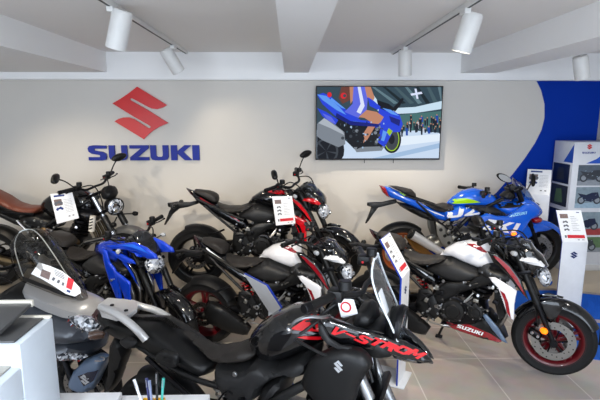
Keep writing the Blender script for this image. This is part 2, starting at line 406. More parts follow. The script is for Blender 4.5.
def bars(root, grip, mid, lever=True, w=.37, gm=BLK, lm=SIL, rise=.0):
    mb = MB(); gx, gz = grip; mx, mz = mid
    tube(mb, [(gx, -w, gz), (gx + .06, -w + .13, gz + .005), (mx, -.12, mz), (mx, 0, mz), (mx, .12, mz), (gx + .06, w - .13, gz + .005), (gx, w, gz)], .012, BLK, 10, 5)
    o = mb.build('handlebar', root)
    for s in (-1, 1):
        g = MB(); a = Vector((gx, s * w, gz)); b = Vector((gx + .055, s * (w - .125), gz + .004)); tube(g, [a, b], .018, gm, 12, 0)
        disc_cyl(g, a, (a - b), .02, .035, MTL if lm is SIL else lm, 12); g.build('grip', root)
        c = MB(); Vb = b.lerp(Vector((mx, 0, mz)), .12); M = Matrix.Translation(Vb)
        box(c, -.03, .03, -.03, .03, -.022, .026, BLK, .008, M); disc_cyl(c, Vb + Vector((.035, 0, .045)), (0, .1, 1), .026, .04, BLK, 14); bolts(c, [Vb + Vector((0, -s * .0 - .034, 0))], .006, RTX); c.build('switch_housing', root)
        if lever:
            l = MB(); tube(l, [Vb + Vector((.05, 0, .002)), a.lerp(b, .75) + Vector((.075, 0, 0)), a.lerp(b, .1) + Vector((.062, 0, -.004))], .006, lm, 8, 4); disc_cyl(l, a.lerp(b, .1) + Vector((.062, 0, -.004)), (0, 1, 0), .009, .018, lm, 10); l.build('lever', root)
    return o
def hoses(root, sets, r=.006, m=BLK, name='cable'):
    for pts in sets:
        mb = MB(); tube(mb, pts, r, m, 7, 5); mb.build(name, root)
def swingarm(root, u, z, pu, pz, m=MTL, w=.12):
    mb = MB()
    for s in (-1, 1):
        Body([(u - .05, z + .025), (u + .06, z + .045), (pu - .12, pz + .05), (pu + .02, pz + .05), (pu + .03, pz - .05), (pu - .12, pz - .045), (u + .05, z - .03), (u - .05, z - .025)], s * w, .022, .02).mesh(mb, m, .05)
    box(mb, pu - .16, pu - .07, -w, w, pz - .04, pz + .04, m, .01)
    bolts(mb, [(u - .03, -w - .022, z), (pu, -w - .024, pz)], .014, SIL)
    return mb.build('swingarm', root)
def engine(root, u, z, m=MTL, cov=BLK, s=1.0, covers=True, acc=SIL):
    """crankcase, finned barrels leaning forward, cam cover, clutch and generator covers"""
    P = lambda pts: [(u + a * s, z + b * s) for a, b in pts]
    mb = MB(); Body(P([(-.22, -.02), (-.2, .09), (-.1, .13), (.06, .12), (.2, .08), (.24, -.02), (.18, -.12), (.02, -.17), (-.14, -.15)]), 0, .17 * s, .05).mesh(mb, m, .035)
    bolts(mb, [(u + .2 * s * math.cos(k), -.15 * s, z + .11 * s * math.sin(k)) for k in [.3 + .52 * i for i in range(12)]], .007, acc)
    o = mb.build('engine', root)
    b = MB()
    for k in range(5):
        t = k / 5; cx, cz = .03 + .055 * t * 2, .10 + .085 * t * 2.1
        Body(P([(cx, cz), (cx + .2, cz - .05), (cx + .212, cz - .024), (cx + .012, cz + .024)]), 0, .185 * s, .012).mesh(b, m, .06)
    b.build('cylinder_block', o)
    h = MB(); Body(P([(.13, .29), (.35, .22), (.40, .30), (.36, .35), (.2, .39), (.15, .36)]), 0, .185 * s, .03).mesh(h, cov, .04)
    bolts(h, [(u + a * s, -.185 * s, z + c * s) for a, c in ((.18, .33), (.24, .33), (.31, .3), (.36, .28))], .007, acc); h.build('cam_cover', o)
    if covers:
        c = MB()
        for (du, dz, r) in ((-.02, -.02, .095), (.15, .0, .062)):
            lathe(c, [(0, .05), (r * .55, .048), (r * .62, .04), (r * .9, .036), (r, .02), (r * 1.03, -.02)], (u + du * s, -.165 * s, z + dz * s), (0, -1, 0), cov, 28)
            bolts(c, [(u + du * s + r * 1.0 * math.cos(k), -.185 * s, z + dz * s + r * 1.0 * math.sin(k)) for k in [2 * PI * i / 7 for i in range(7)]], .0065, acc)
        c.build('clutch_cover', o)
    x = MB()
    for k in range(4):
        y = -.12 + .08 * k
        tube(x, [(u + .33 * s, y, z + .2 * s), (u + .38 * s, y, z + .05 * s), (u + .3 * s, y * .8, z - .14 * s), (u + .05 * s, y * .5, z - .2 * s), (u - .12 * s, y * .4 - .05, z - .2 * s)], .017, STL if acc is SIL else CHN, 10, 5)
    x.build('exhaust_header', root)
    return o
def small_stuff(root, box_, n, seed, name='engine_fitting'):
    """fittings, unions and clips bolted about the engine: one part"""
    r = random.Random(seed); mb = MB(); x0, x1, z0, z1, y = box_
    for i in range(n):
        p = Vector((r.uniform(x0, x1), y - r.uniform(0, .03), r.uniform(z0, z1))); k = r.random()
        if k < .45: disc_cyl(mb, p, (r.uniform(-.3, .3), 1, r.uniform(-.3, .3)), r.uniform(.006, .013), r.uniform(.012, .03), r.choice([SIL, SIL, STL, ALU]), 9)
        elif k < .75: tube(mb, [p, p + Vector((r.uniform(-.09, .09), r.uniform(-.01, .01), r.uniform(-.07, .07))), p + Vector((r.uniform(-.12, .12), .02, r.uniform(-.12, .04)))], r.uniform(.004, .009), r.choice([BLK, BLK, MTL, STL]), 7, 4)
        else: box(mb, -.02, .02, -.012, .012, -.014, .014, r.choice([DKG, MTL, ALU]), .004, Matrix.Translation(p) @ Matrix.Rotation(r.uniform(0, 3), 4, 'Y'))
    return mb.build(name, root)
def rear_end(root, L, rim, R=.31, w=.09, piv=(.52, .42)):
    wheel(root, 'rear_wheel', 0, R, R, w, rim, 1, dr=.115)
    swingarm(root, 0, R, piv[0], piv[1], MTL, w + .035)
    mb = MB(); lathe(mb, [(.085, .095 + .03), (.1, .125), (.1, .133), (.085, .133)], (0, 0, R), (0, 1, 0), CHN, 28, True)
    tube(mb, [(0, .13, R + .1), (piv[0], .13, piv[1] + .04)], .008, CHN, 6); tube(mb, [(0, .13, R - .1), (piv[0], .13, piv[1] - .04)], .008, CHN, 6); mb.build('chain', root)
    caliper(root, .1, R + .1, -w - .01, .5)
    m = MB(); fender_arc(m, 0, R, R + .02, w + .01, math.radians(30), math.radians(110), BLK); m.build('rear_hugger', root)
    s = MB(); tube(s, [(piv[0] - .06, 0, piv[1] - .02), (piv[0] - .14, 0, piv[1] + .3)], .022, MTL); tube(s, [(piv[0] - .06 + .001 * k, 0, piv[1] + .02) if 0 else (piv[0] - .07 - .075 * k / 40 + .04 * math.cos(k * 1.1), .04 * math.sin(k * 1.1), piv[1] + .04 + .2 * k / 40) for k in range(41)], .006, RED if rim is RIMR else STL, 6, 2); s.build('shock_absorber', root)
def fork(root, ax, top, w=.1, lower=MTL, upper=MTL, gold=None):
    for s in (-1, 1):
        a = Vector((ax[0], s * w, ax[1])); t = Vector((top[0], s * w, top[1])); mb = MB()
        tube(mb, [a + (t - a) * .02, a.lerp(t, .42)], .019, lower, 14, 0); tube(mb, [a.lerp(t, .4), t], .027, upper, 14, 0)
        disc_cyl(mb, a, (0, 1, 0), .03, .035, lower, 14); mb.build('fork_leg', root)
    mb = MB()
    for q in (.72, .97):
        p = Vector((ax[0], 0, ax[1])).lerp(Vector((top[0], 0, top[1])), q); box(mb, -.05, .05, -w - .03, w + .03, -.016, .016, MTL, .008, Matrix.Translation(p) @ Matrix.Rotation(-.4, 4, 'Y'))
    mb.build('triple_clamp', root)

# ------------------------------------------------------------------ the naked sport motorcycle (four of them)
FR = Frame(.7891, 3.949, -.47594, 0)            # right-hand white one, its shapes measured on its own middle plane
FRED = Frame(-.9583, 4.6255, -.0271, .28)       # tail shape measured on the black and red one
WB = 1.414
def naked(root, col):
    rear_end(root, WB, col['rim'])
    wheel(root, 'front_wheel', WB, .31, .298, .058, col['rim'], 2, dr=.155)
    B = {}
    def body(name, out, c, t, R, m, parent=root, tx=None, res=.035, cy=None, pw=2.0):
        mb = MB(); b = Body(out, c, t, R, tx, cy, pw); b.mesh(mb, m, res); o = mb.build(name, parent); B[name] = (b, o); return o
    def deco(name, of, out, m, both=False, off=.002):
        mb = MB(); b, o = B[of]; b.decal(mb, out, m, off)
        if both: b.decal(mb, out, m, off, side=1)
        return mb.build(name, o)
    # tank, panels, seats
    body('fuel_tank', FR([(440, 255), (446, 247.5), (457, 242), (472, 239.5), (484, 240), (491, 245), (490, 251), (496, 266, -.13), (489, 270, -.13), (480, 273.5, -.13), (471, 269, -.13), (461, 265, -.13), (450, 260, -.13)]), 0, .15, .15, col['tank'], tx=[(0, .75), (.35, 1), (1, .95)])
    lid = MB(); disc_cyl(lid, FR.tr(476, 239.5), (.1, 0, 1), .035, .02, MTL, 20); lid.build('fuel_cap', B['fuel_tank'][1])
    if col.get('tankstripe'):
        deco('tank_stripe', 'fuel_tank', FR([(465, 244.5, -.1), (474, 245, -.11), (481, 247.5, -.12), (488, 255, -.12), (481, 252, -.12), (474, 248, -.11)]), col['tankstripe'])
    if col.get('tanktop'):
        deco('tank_top_panel', 'fuel_tank', FR([(468, 242, -.05), (482, 241.5, -.04), (490, 246, -.05), (491, 252, -.1), (478, 250, -.12), (466, 246, -.1)]), col['tanktop'], True)
    body('knee_panel', FR([(424, 268), (436, 262), (449, 259, -.12), (461, 264, -.13), (480, 272.5, -.13), (493, 267, -.13), (495, 272, -.13), (484, 280, -.13), (463, 285, -.13), (446, 282, -.13), (434, 276, -.13)]), 0, .155, .06, DKG)
    body('rider_seat', FR([(403, 248), (408, 252), (416, 255.5), (430, 257), (441, 255), (450, 260, -.11), (440, 264.5, -.13), (425, 267.5, -.13), (411, 266.5, -.13), (403, 258, -.11)]), 0, .14, .05, SEAT, pw=2.5)
    T = FRED
    body('pillion_seat', T([(195, 189), (209, 190.5), (217, 193), (219.5, 198), (218, 203), (211, 200), (202, 195), (194, 191.5)]), 0, .09, .03, SEAT, pw=2.5)
    body('tail_cowl', T([(187, 188), (194, 190.5), (203, 195), (212, 200), (219, 203), (230, 210), (246, 218), (252, 226), (245, 230), (234, 224), (224, 218.5), (215, 212.5), (199, 202.5), (192, 195)]), 0, .1, .05, col['tail'], tx=[(0, .35), (.3, 1), (1, 1)])
    deco('tail_stripe', 'tail_cowl', T([(200, 197.4, -.08), (212, 204.4, -.09), (228, 213.4, -.1), (240, 221, -.1), (239, 221.6, -.1), (227, 214.4, -.1), (211, 205.2, -.09), (199.6, 198.3, -.08)]), col['tailstripe'])
    tl = MB(); b = Body(T([(186, 187.5), (190, 189.5), (196, 196), (199, 202), (194, 197), (190, 193)]), 0, .05, .02); b.mesh(tl, RDK, .02); tl.build('tail_light', root)
    hg = MB(); Body(T([(199, 200), (190, 202), (181, 202), (177, 201.5), (167.5, 203), (168, 206.5), (171, 207.5), (169, 212), (164, 225), (166, 224.5), (173, 214), (180, 208.5), (188, 207), (199, 203.5)]), 0, .035, .012).mesh(hg, BLK, .03)
    o = hg.build('number_plate_hanger', root)
    for s in (-1, 1):
        a = T.tr(178, 204, 0); sg = MB(); tube(sg, [a, a + Vector((0, s * .1, .0))], .007, BLK, 8, 0); lathe(sg, [(0, -.03), (.02, -.02), (.024, .01), (.012, .035), (0, .04)], a + Vector((0, s * .125, 0)), (0, s, 0), BLK, 12); sg.build('turn_signal', o)
    # frame, engine
    for s in (-1, 1):
        f = MB(); Body(FR([(490, 266, -.13), (499, 272, -.13), (498, 281, -.13), (478, 287, -.13), (460, 292, -.13), (447, 300, -.13), (441, 306, -.13), (433, 300, -.13), (436, 288, -.13), (447, 281, -.13), (470, 281, -.13)]), s * .15, .022, .02).mesh(f, BLK, .04); f.build('frame_spar', root)
    sub = MB()
    for s in (-1, 1):
        tube(sub, [(.5, s * .12, .72), (.3, s * .11, .80), (.02, s * .08, .93)], .014, BLK); tube(sub, [(.5, s * .12, .52), (.34, s * .12, .66), (.1, s * .09, .86)], .013, BLK)
    sub.build('subframe', root)
    engine(root, .70, .49, MTL, BLK, 1.0)
    small_stuff(root, (.42, .62, .36, .72, -.17), 26, 5); small_stuff(root, (.72, 1.0, .52, .74, -.19), 22, 9)
    # radiator and its shrouds
    r = MB(); Body(FR([(494, 283, -.1), (500, 284, -.1), (507, 320, -.1), (500, 324, -.1), (494, 300, -.1)]), 0, .17, .01).mesh(r, BLK, .05); r.build('radiator', root)
    for s in (-1, 1):
        sh = MB(); b = Body([(x, z) for x, y, z in FR([(488.5, 277), (495, 277), (505, 283), (517, 290.5), (514.5, 304), (514, 321), (508, 316), (503, 303), (498, 290)], -.2)], s * .2, .014, .014); b.mesh(sh, col['shroud'], .03); so = sh.build('radiator_shroud', root)
        dc = MB(); b.decal(dc, FR([(500, 289.5), (505, 293), (508.5, 302), (511, 318), (507, 312), (504.5, 300)], -.2), col['shstripe'], .002, side=s); b.decal(dc, FR([(493, 282), (498, 287), (502, 297), (505, 308), (502.5, 303), (498.5, 291)], -.2), col['shedge'], .002, side=s); dc.build('shroud_stripe', so)
        st = MB(); b = Body([(x, z) for x, y, z in FR([(487, 251), (496, 252.5), (510, 264), (521, 279), (529, 301), (520, 291), (507, 275), (493, 262)], -.15)], s * .15, .02, .02); b.mesh(st, GBK, .03); so = st.build('side_cowl', root)
        dc = MB(); b.decal(dc, FR([(493, 255.5), (498, 257), (509, 266.5), (518, 279), (526, 297), (521, 290), (514, 279.5), (505, 268.5), (497, 260)], -.17), col['strip'], .002, side=s); so2 = dc.build('cowl_stripe', so)
    # belly pan
    body('belly_pan', FR([(440, 319), (449, 321), (470, 321), (483, 316), (487, 314), (497, 326), (508, 343), (503, 345.5), (478, 339), (452, 330)], -.13), 0, .145, .022, BLK)
    deco('belly_stripe', 'belly_pan', FR([(442, 320), (450, 320.5), (470, 324.5), (490, 333), (505, 342.5), (501, 344), (478, 338), (452, 329)], -.14), col['belly'])
    tx = MB(); b, o = B['belly_pan']
    p0, p1 = FR.tr(456.5, 327, -.15), FR.tr(482, 335.5, -.15)
    for poly in word(SUZ, (p0.x, p0.z), (p1.x, p1.z), .030, .2): b.stick(tx, poly, WTX)
    tx.build('belly_lettering', o)
    sp = MB(); Body([(x, z) for x, y, z in FR([(482, 315), (486, 313.5), (498, 327), (508, 343.5), (502, 341), (492, 329)], -.16)], -.162, .012, .01).mesh(sp, col['bellytip'], .02); sp.build('belly_spoiler', root)
    # front
    fork(root, (WB, .31), (1.075, 1.05), .1, SIL if col.get('fk') else MTL, col.get('fk') or BLK)
    ff = MB(); fender_arc(ff, WB, .31, .318, .075, math.radians(28), math.radians(150), GBK)
    for s in (-1, 1): Body([(WB - .09, .50), (WB - .03, .46), (WB + .01, .52), (WB + .05, .63), (WB - .06, .645), (WB - .16, .6)], s * .078, .008, .008).mesh(ff, GBK, .05)
    ff.build('front_mudguard', root)
    for s in (-1, 1): caliper(root, WB - .13, .36, s * .085, .5)
    body('headlight_cowl', FR([(505, 244), (516, 243), (530, 243.5), (543, 255), (549, 266), (538, 268), (535, 278), (529, 274), (523, 268), (512, 262), (504, 254)]), 0, .11, .05, col['mask'])
    bo = body('cowl_panel', FR([(513, 258.5, -.08), (518, 255.5, -.08), (528, 253.5, -.06), (540, 256, -.05), (547.5, 266.5, -.05), (541, 267, -.08), (527, 264.5, -.1)]), 0, .135, .025, col['brow'], res=.025)
    lm = MB(); Body(FR([(537, 267), (547, 268), (551, 275), (550.5, 283), (545, 287), (540, 282), (536, 275)]), 0, .095, .05).mesh(lm, LEN, .02); lo = lm.build('headlight', root)
    g = MB()
    for s in (-1, 1):
        for (px, py) in ((543, 273), (546, 280)): disc_cyl(g, FR.tr(px, py, 0) + Vector((.02, s * .05, 0)), (1, s * .5, -.2), .022, .03, MIRG, 12)
    g.build('headlight_reflector', lo)
    me = MB(); Body(FR([(516, 243), (522, 238), (531, 241), (537, 250), (529, 249)]), 0, .07, .02).mesh(me, SMK, .02); me.build('instrument_cluster', root)
    bars(root, (.863, 1.10), (1.0, 1.06), True, .37, BLK, BLK)
    k = col.get('mir', 'none'); mirrors(root, (.94, -.25, 1.12), (.84 if k == 'near' else .97, -.40, 1.27), .07, .04, far=k == 'both', near=k != 'none')
    for s in (-1, 1):
        p = FR.tr(514, 253.5, -.22); p.y = s * .22; sg = MB(); tube(sg, [(p.x + .01, s * .1, p.z - .005), p], .007, BLK, 8, 0); lathe(sg, [(0, -.03), (.014, -.022), (.021, 0), (.017, .018), (0, .025)], p, (.7, s * .7, 0), CLR, 14); sg.build('turn_signal', root)
    hoses(root, [[(.95, -.2, 1.08), (1.12, -.14, 1.02), (1.2, -.08, .85), (1.12, -.06, .7)], [(.95, .18, 1.08), (1.14, .1, 1.1), (1.22, 0, .9), (1.1, .05, .72)], [(.96, -.22, 1.1), (1.06, -.2, 1.14), (1.16, -.12, 1.0), (1.24, -.11, .7), (1.3, -.1, .42)], [(.9, -.16, 1.06), (1.02, -.1, .96), (1.0, -.12, .8)]], .006)
    if col.get('amber'):
        mb = MB(); p = FR.tr(544, 331, -.15); lathe(mb, [(0, -.03), (.018, -.022), (.025, 0), (.018, .02), (0, .026)], p, (.6, -.8, 0), AMBON, 14); tube(mb, [p, p + Vector((.0, .06, .0))], .008, BLK, 8, 0); mb.build('side_reflector', root)
    # exhaust, pegs, stand
    ex = MB(); Body([(.07, .38), (.13, .50), (.26, .46), (.42, .37), (.52, .30), (.48, .22), (.32, .23), (.13, .29)], -.195, .045, .025).mesh(ex, BLK, .035); disc_cyl(ex, (.085, -.195, .36), (-1, 0, .2), .03, .04, HOLE, 16); ex.build('exhaust_muffler', root)
    pl = MB(); Body([(.4, .6), (.5, .62), (.56, .5), (.6, .42), (.54, .36), (.45, .36), (.38, .45)], -.175, .008, .008).mesh(pl, BLK, .04)
    disc_cyl(pl, (.575, -.2, .49), (0, 1, 0), .02, .03, SIL, 16); disc_cyl(pl, (.575, -.217, .49), (0, 1, 0), .009, .01, HOLE, 10); tube(pl, [(.5, -.18, .38), (.5, -.29, .385)], .011, ALU, 10, 0); tube(pl, [(.5, -.19, .34), (.62, -.2, .33)], .007, ALU, 8, 0); pl.build('footpeg', root)
    pf = MB(); tube(pf, [(.3, -.12, .62), (.22, -.2, .6), (.16, -.26, .61)], .01, MTL, 8, 3); pf.build('pillion_peg', root)
    ss = MB(); tube(ss, [(.6, .14, .26), (.52, .26, .03)], .011, BLK, 10, 0); box(ss, .49, .55, .245, .29, 0, .02, BLK, .005); ss.build('side_stand', root)
    return B

FRONT = ('front_wheel', 'fork_leg', 'triple_clamp', 'front_mudguard', 'headlight', 'cowl_panel', 'instrument', 'handlebar', 'grip', 'switch', 'lever', 'mirror', 'cable')
def steer(root, deg, top=(1.075, 1.05), ax=(1.414, .31), names=FRONT, lift=None):
    a = Vector((ax[0], 0, ax[1])); t = Vector((top[0], 0, top[1])); R = Matrix.Translation(t) @ Matrix.Rotation(math.radians(deg), 4, (t - a).normalized()) @ Matrix.Translation(-t)
    for o in list(root.children):
        n = o.name.split('.')[0]
        x = sum(v.co.x for v in o.data.vertices) / len(o.data.vertices)
        if n.startswith(names) or (n in ('brake_caliper', 'turn_signal') and x > .8): o.matrix_local = R
        if lift and n.startswith(('headlight', 'cowl_panel', 'instrument')): o.matrix_local = Matrix.Translation(lift) @ R
# ------------------------------------------------------------------ the room
WY = 5.4; XL, XR, YF, CZ, PZ = -4.3, 3.62, -1.9, 2.72, .28
WALL = mat('painted_plaster', (210, 206, 200), .85, var=.02, vscale=3, spec=.2); CEIL = mat('ceiling_paint', (238, 235, 232), .9, var=.02, vscale=2, spec=.2)
BEAM = mat('beam_paint', (244, 244, 244), .8, var=.02, vscale=2, spec=.2); BLUEW = mat('blue_wall_paint', (0, 50, 158), .7, var=.04, vscale=4, spec=.12)
FIX = mat('white_fixture', (226, 226, 224), .4); BLKT = mat('track_black', (24, 24, 25), .5); TAN = mat('platform_edge', (160, 148, 132), .6); CARP = mat('blue_carpet', (22, 92, 190), .9, var=.15, vscale=60, bump=.4)
PLAT = mat('platform_laminate', (178, 166, 148), .35, var=.08, vscale=5)
SKR = mat('skirting_paint', (205, 206, 208), .5)
def tiles():
    m = bpy.data.materials.new('floor_tiles'); m.use_nodes = True; nt = m.node_tree; N = nt.nodes; L = nt.links; b = N['Principled BSDF']
    tc = N.new('ShaderNodeTexCoord'); mp = N.new('ShaderNodeMapping'); mp.inputs['Location'].default_value = (-1.58 + .6 * 3, -3.635 + .6 * 8, 0)
    br = N.new('ShaderNodeTexBrick'); br.offset = 0; br.inputs['Scale'].default_value = 1; br.inputs['Brick Width'].default_value = .6; br.inputs['Row Height'].default_value = .59
    br.inputs['Mortar Size'].default_value = .005; br.inputs['Color1'].default_value = lin((186, 175, 165)); br.inputs['Color2'].default_value = lin((193, 182, 172)); br.inputs['Mortar'].default_value = lin((222, 214, 205)); br.inputs['Mortar Smooth'].default_value = .1
    no = N.new('ShaderNodeTexNoise'); no.inputs['Scale'].default_value = 6; no.inputs['Detail'].default_value = 8
    mx = N.new('ShaderNodeMix'); mx.data_type = 'RGBA'; mx.blend_type = 'OVERLAY'; mx.inputs[0].default_value = .18
    L.new(tc.outputs['Object'], mp.inputs[0]); L.new(mp.outputs[0], br.inputs['Vector']); L.new(tc.outputs['Object'], no.inputs['Vector'])
    L.new(br.outputs['Color'], mx.inputs[6]); L.new(no.outputs['Color'], mx.inputs[7]); L.new(mx.outputs[2], b.inputs['Base Color'])
    b.inputs['Roughness'].default_value = .42
    return m
def sbox(name, *a, bev=0, m=None):
    mb = MB(); box(mb, *a, m, bev); return struct(mb.build(name))
sbox('floor', XL, XR, YF, WY + .1, -.1, 0, m=tiles())
sbox('ceiling', XL - .1, XR + .1, YF - .1, WY + .1, CZ, CZ + .12, m=CEIL)
sbox('wall_back', XL - .1, XR + .1, WY + .001, WY + .12, -.1, CZ, m=WALL)
sbox('wall_left', XL - .12, XL, YF, WY, -.1, CZ, m=WALL)
sbox('wall_right', XR, XR + .12, YF, WY, -.1, CZ, m=WALL)
sbox('baseboard_right', XR - .015, XR, 1, 4.4, 0, .1, m=SKR)
# bulkhead under the ceiling along the back wall, its thin shadow bead, the beams
mb = MB(); box(mb, XL, XR, WY - .07, WY, 2.435, CZ, BEAM); box(mb, XL, XR, WY - .085, WY, 2.42, 2.435, BEAM, .004); struct(mb.build('trim_1'))
cb0, cb1 = -.06, .21
sbox('trim_2', cb0, cb1, YF, WY - .07, 2.50, CZ, m=BEAM)
sbox('trim_3', XL, -2.03, YF, WY - .07, 2.50, CZ, m=BEAM)
sbox('trim_4', 1.93, 2.32, YF, WY - .07, 2.50, CZ, m=BEAM)
# blue wave painted on the wall: a thin skin of paint of its own
pts = [(534, 76), (541, 90), (544.5, 104), (544.5, 118), (541.5, 130), (535, 143), (525, 158), (512, 175), (497, 192), (480, 208), (460, 222), (440, 232), (415, 240)]
pts = [at_y(x, y, WY) for x, y in pts]; poly = [(p.x, p.z) for p in pts]; poly += [(poly[-1][0], PZ), (XR, PZ), (XR, 2.42), (poly[0][0], 2.42)]
mb = MB(); prism(mb, poly, WY - .003, WY, BLUEW); struct(mb.build('wall_paint_wave'))
# display platform
mb = MB(); PY = 4.44
P = [(XL, PY), (2.2, PY), (2.7, PY), (XR, PY - .35), (XR, WY - .004), (XL, WY - .004)]
Q = [(XL, PY - .012), (2.2, PY - .012), (2.7, PY - .012), (XR, PY - .362), (XR, WY - .004), (XL, WY - .004)]
mb.add([(x, y, z) for z in (0, PZ - .02) for x, y in P], [(0, 1, 7, 6), (3, 4, 10, 9), (4, 5, 11, 10), (5, 0, 6, 11), (5, 4, 3, 2, 1, 0)], TAN, False)
mb.add([(x, y, z) for z in (0, PZ - .02) for x, y in P], [(1, 2, 8, 7), (2, 3, 9, 8)], CARP, False)
mb.add([(x, y, z) for z in (PZ - .02, PZ) for x, y in Q], [(i, (i + 1) % 6, 6 + (i + 1) % 6, 6 + i) for i in range(6)] + [(5, 4, 3, 2, 1, 0)], TAN, False)
mb.add([(x, y, PZ) for x, y in Q], [(0, 1, 2, 3, 4, 5)], PLAT, False)
o = mb.build('display_platform'); tag(o, 'low tan display platform along the back wall, its front blue at the right', 'platform')
# blue carpet at the right
mb = MB(); prism(mb, [(2.45, 3.55), (XR - .02, 3.2), (XR - .02, 3.95), (2.75, 4.3), (2.45, 4.3)], 0, 1, CARP, Matrix(((1, 0, 0, 0), (0, 0, 1, 0), (0, .012, 0, 0), (0, 0, 0, 1))))
o = mb.build('carpet'); tag(o, 'bright blue carpet on the tiles before the platform at the right wall', 'carpet')
# shop front behind the photographer
mb = MB()
for x in [XL + i * (XR - XL) / 5 for i in range(6)]: box(mb, x - .04, x + .04, YF - .06, YF + .02, 0, CZ, BEAM)
box(mb, XL, XR, YF - .06, YF + .02, 0, .12, BEAM); box(mb, XL, XR, YF - .06, YF + .02, 2.5, CZ, BEAM); struct(mb.build('window_1'))

# ------------------------------------------------------------------ lamps and tracks
def track(name, label, a, b):
    mb = MB(); a, b = Vector(a), Vector(b); d = (b - a).normalized(); L = (b - a).length
    M = Matrix.Translation(a) @ d.to_track_quat('Y', 'Z').to_matrix().to_4x4()
    box(mb, -.018, .018, 0, L, -.035, 0, FIX, .002, M); box(mb, -.008, .008, .01, L - .01, -.0362, -.03, BLKT, 0, M)
    tag(mb.build(name), label, 'track')
TZ = CZ
track('light_track', 'white ceiling light track left of the middle beam', (-1.12, .6, TZ), (-1.12, 5.22, TZ))
track('light_track', 'white ceiling light track right of the middle beam', (1.13, .6, TZ), (1.13, 5.22, TZ))
track('light_track', 'short white light track right of the right-hand ceiling beam', (2.68, 2.6, TZ), (2.68, 5.0, TZ))
def spot(label, px_top, px_bot, y, tx, energy, dy=0, col=(1, .92, .8), size=75, ext=.0):
    a = at_y(*px_top, y); b = at_y(*px_bot, y + dy); ax = (b - a).normalized()
    t = thing('track_spotlight', label, 'spotlight', a, 0, 'track spotlights')
    L = (b - a).length; mb = MB()
    lathe(mb, [(0, 0), (.055, 0), (.062, .008), (.065, .03), (.065, L - .004), (.06, L), (.056, L - .012), (.056, L - .03), (0, L - .03)], (0, 0, 0), ax, FIX, 32); mb.build('lamp_housing', t)
    le = MB(); disc_cyl(le, ax * (L - .026), ax, .055, .006, mat('lamp_glow', (255, 248, 235), .4, emit=(255, 244, 224), estr=9), 24); le.build('lamp_lens', t)
    st = MB(); top = Vector((tx - a.x, 0, CZ - .045 - a.z)); hb = ax * (L * .3); tube(st, [top, Vector((top.x, 0, .02)) if top.z > .12 else top * .5, hb * .4], .008, FIX, 8, 0)
    box(st, top.x - .02, top.x + .02, -.05, .05, top.z - .02, top.z + .012, FIX, .003); st.build('track_adapter', t)
    ld = bpy.data.lights.new('spot_beam', 'SPOT'); ld.energy = energy; ld.color = col; ld.spot_size = math.radians(size); ld.spot_blend = .75; ld.shadow_soft_size = .035
    lo = bpy.data.objects.new('spot_beam', ld); C.objects.link(lo); lo.parent = t; lo.location = ax * (L + .01); lo.rotation_euler = (ax).to_track_quat('-Z', 'Y').to_euler()
spot('large white track spotlight on the left track nearest the viewer', (123, 10), (115.5, 49), 3.1, -1.12, 34, .04)
spot('white track spotlight tilted to the right at the far end of the left track', (165, 49), (179, 72), 4.65, -1.12, 12, .08, size=100, col=(1, .85, .64))
spot('large tilted white track spotlight on the right track nearest the viewer', (474, 13), (461, 52), 3.1, 1.13, 34, .04)
spot('white track spotlight hanging upright at the far end of the right track', (405, 50), (405, 76), 4.7, 1.13, 45, .02, size=120, col=(1, .88, .7))
spot('small white track spotlight hanging before the blue wall at the right', (580, 56), (582.5, 79), 4.3, 2.68, 16, .03)
# lamps out of view: far-left ones inferred from mirror shadows, the rest added fill
def lamp_at(label, x, y, tx, ty, tz, e, size=90, col=(1, .92, .8), z=2.45):
    a = Vector((x, y, z)); ax = (Vector((tx, ty, tz)) - a).normalized(); t = thing('track_spotlight', label, 'spotlight', a, 0, 'track spotlights')
    mb = MB(); lathe(mb, [(0, 0), (.055, 0), (.065, .02), (.065, .24), (.06, .245), (.056, .22), (0, .22)], -ax * .12, ax, FIX, 24); tube(mb, [(0, 0, 0), (0, 0, CZ - z - .035 if x > -2 else 2.5 - z)], .008, FIX, 8, 0); mb.build('lamp_housing', t)
    le = MB(); disc_cyl(le, ax * .104, ax, .055, .006, mat('lamp_glow'), 20); le.build('lamp_lens', t)
    ld = bpy.data.lights.new('spot_beam', 'SPOT'); ld.energy = e; ld.color = col; ld.spot_size = math.radians(size); ld.spot_blend = .8; ld.shadow_soft_size = .05
    lo = bpy.data.objects.new('spot_beam', ld); C.objects.link(lo); lo.parent = t; lo.location = ax * .14; lo.rotation_euler = ax.to_track_quat('-Z', 'Y').to_euler()
WM = (1, .86, .66)
lamp_at('added unseen spotlight over the foreground, left track', -1.12, 1.3, -.6, 5.4, .0, 170, 52, WM)  # added, with its right twin, to light motorcycles and lower wall
lamp_at('added unseen spotlight over the foreground, right track', 1.13, 1.3, 1.0, 5.4, .0, 120, 52, WM)
lamp_at('spotlight under the lowered ceiling at the far left, near the wall', -2.75, 3.6, -2.3, 5.4, .7, 34, 80, WM, 2.3)
lamp_at('spotlight under the lowered ceiling at the far left, near the viewer', -2.9, 1.4, -2.2, 5.2, .2, 90, 56, WM, 2.3)
lamp_at('added unseen spotlight on the right-hand track near the viewer', 2.68, 2.7, 2.4, 4.6, .2, 30, 70, (1, .95, .88))  # unseen lamp added to light the right-hand motorcycles
lamp_at('added fill spotlight behind the viewer, left side', -1.12, -.4, -1.0, 2.6, .6, 80, 100, (.86, .93, 1))  # this pair is added as frontal fill for the foreground
lamp_at('added fill spotlight behind the viewer, right side', 1.13, -.4, 1.0, 2.6, .6, 80, 100, (.86, .93, 1))

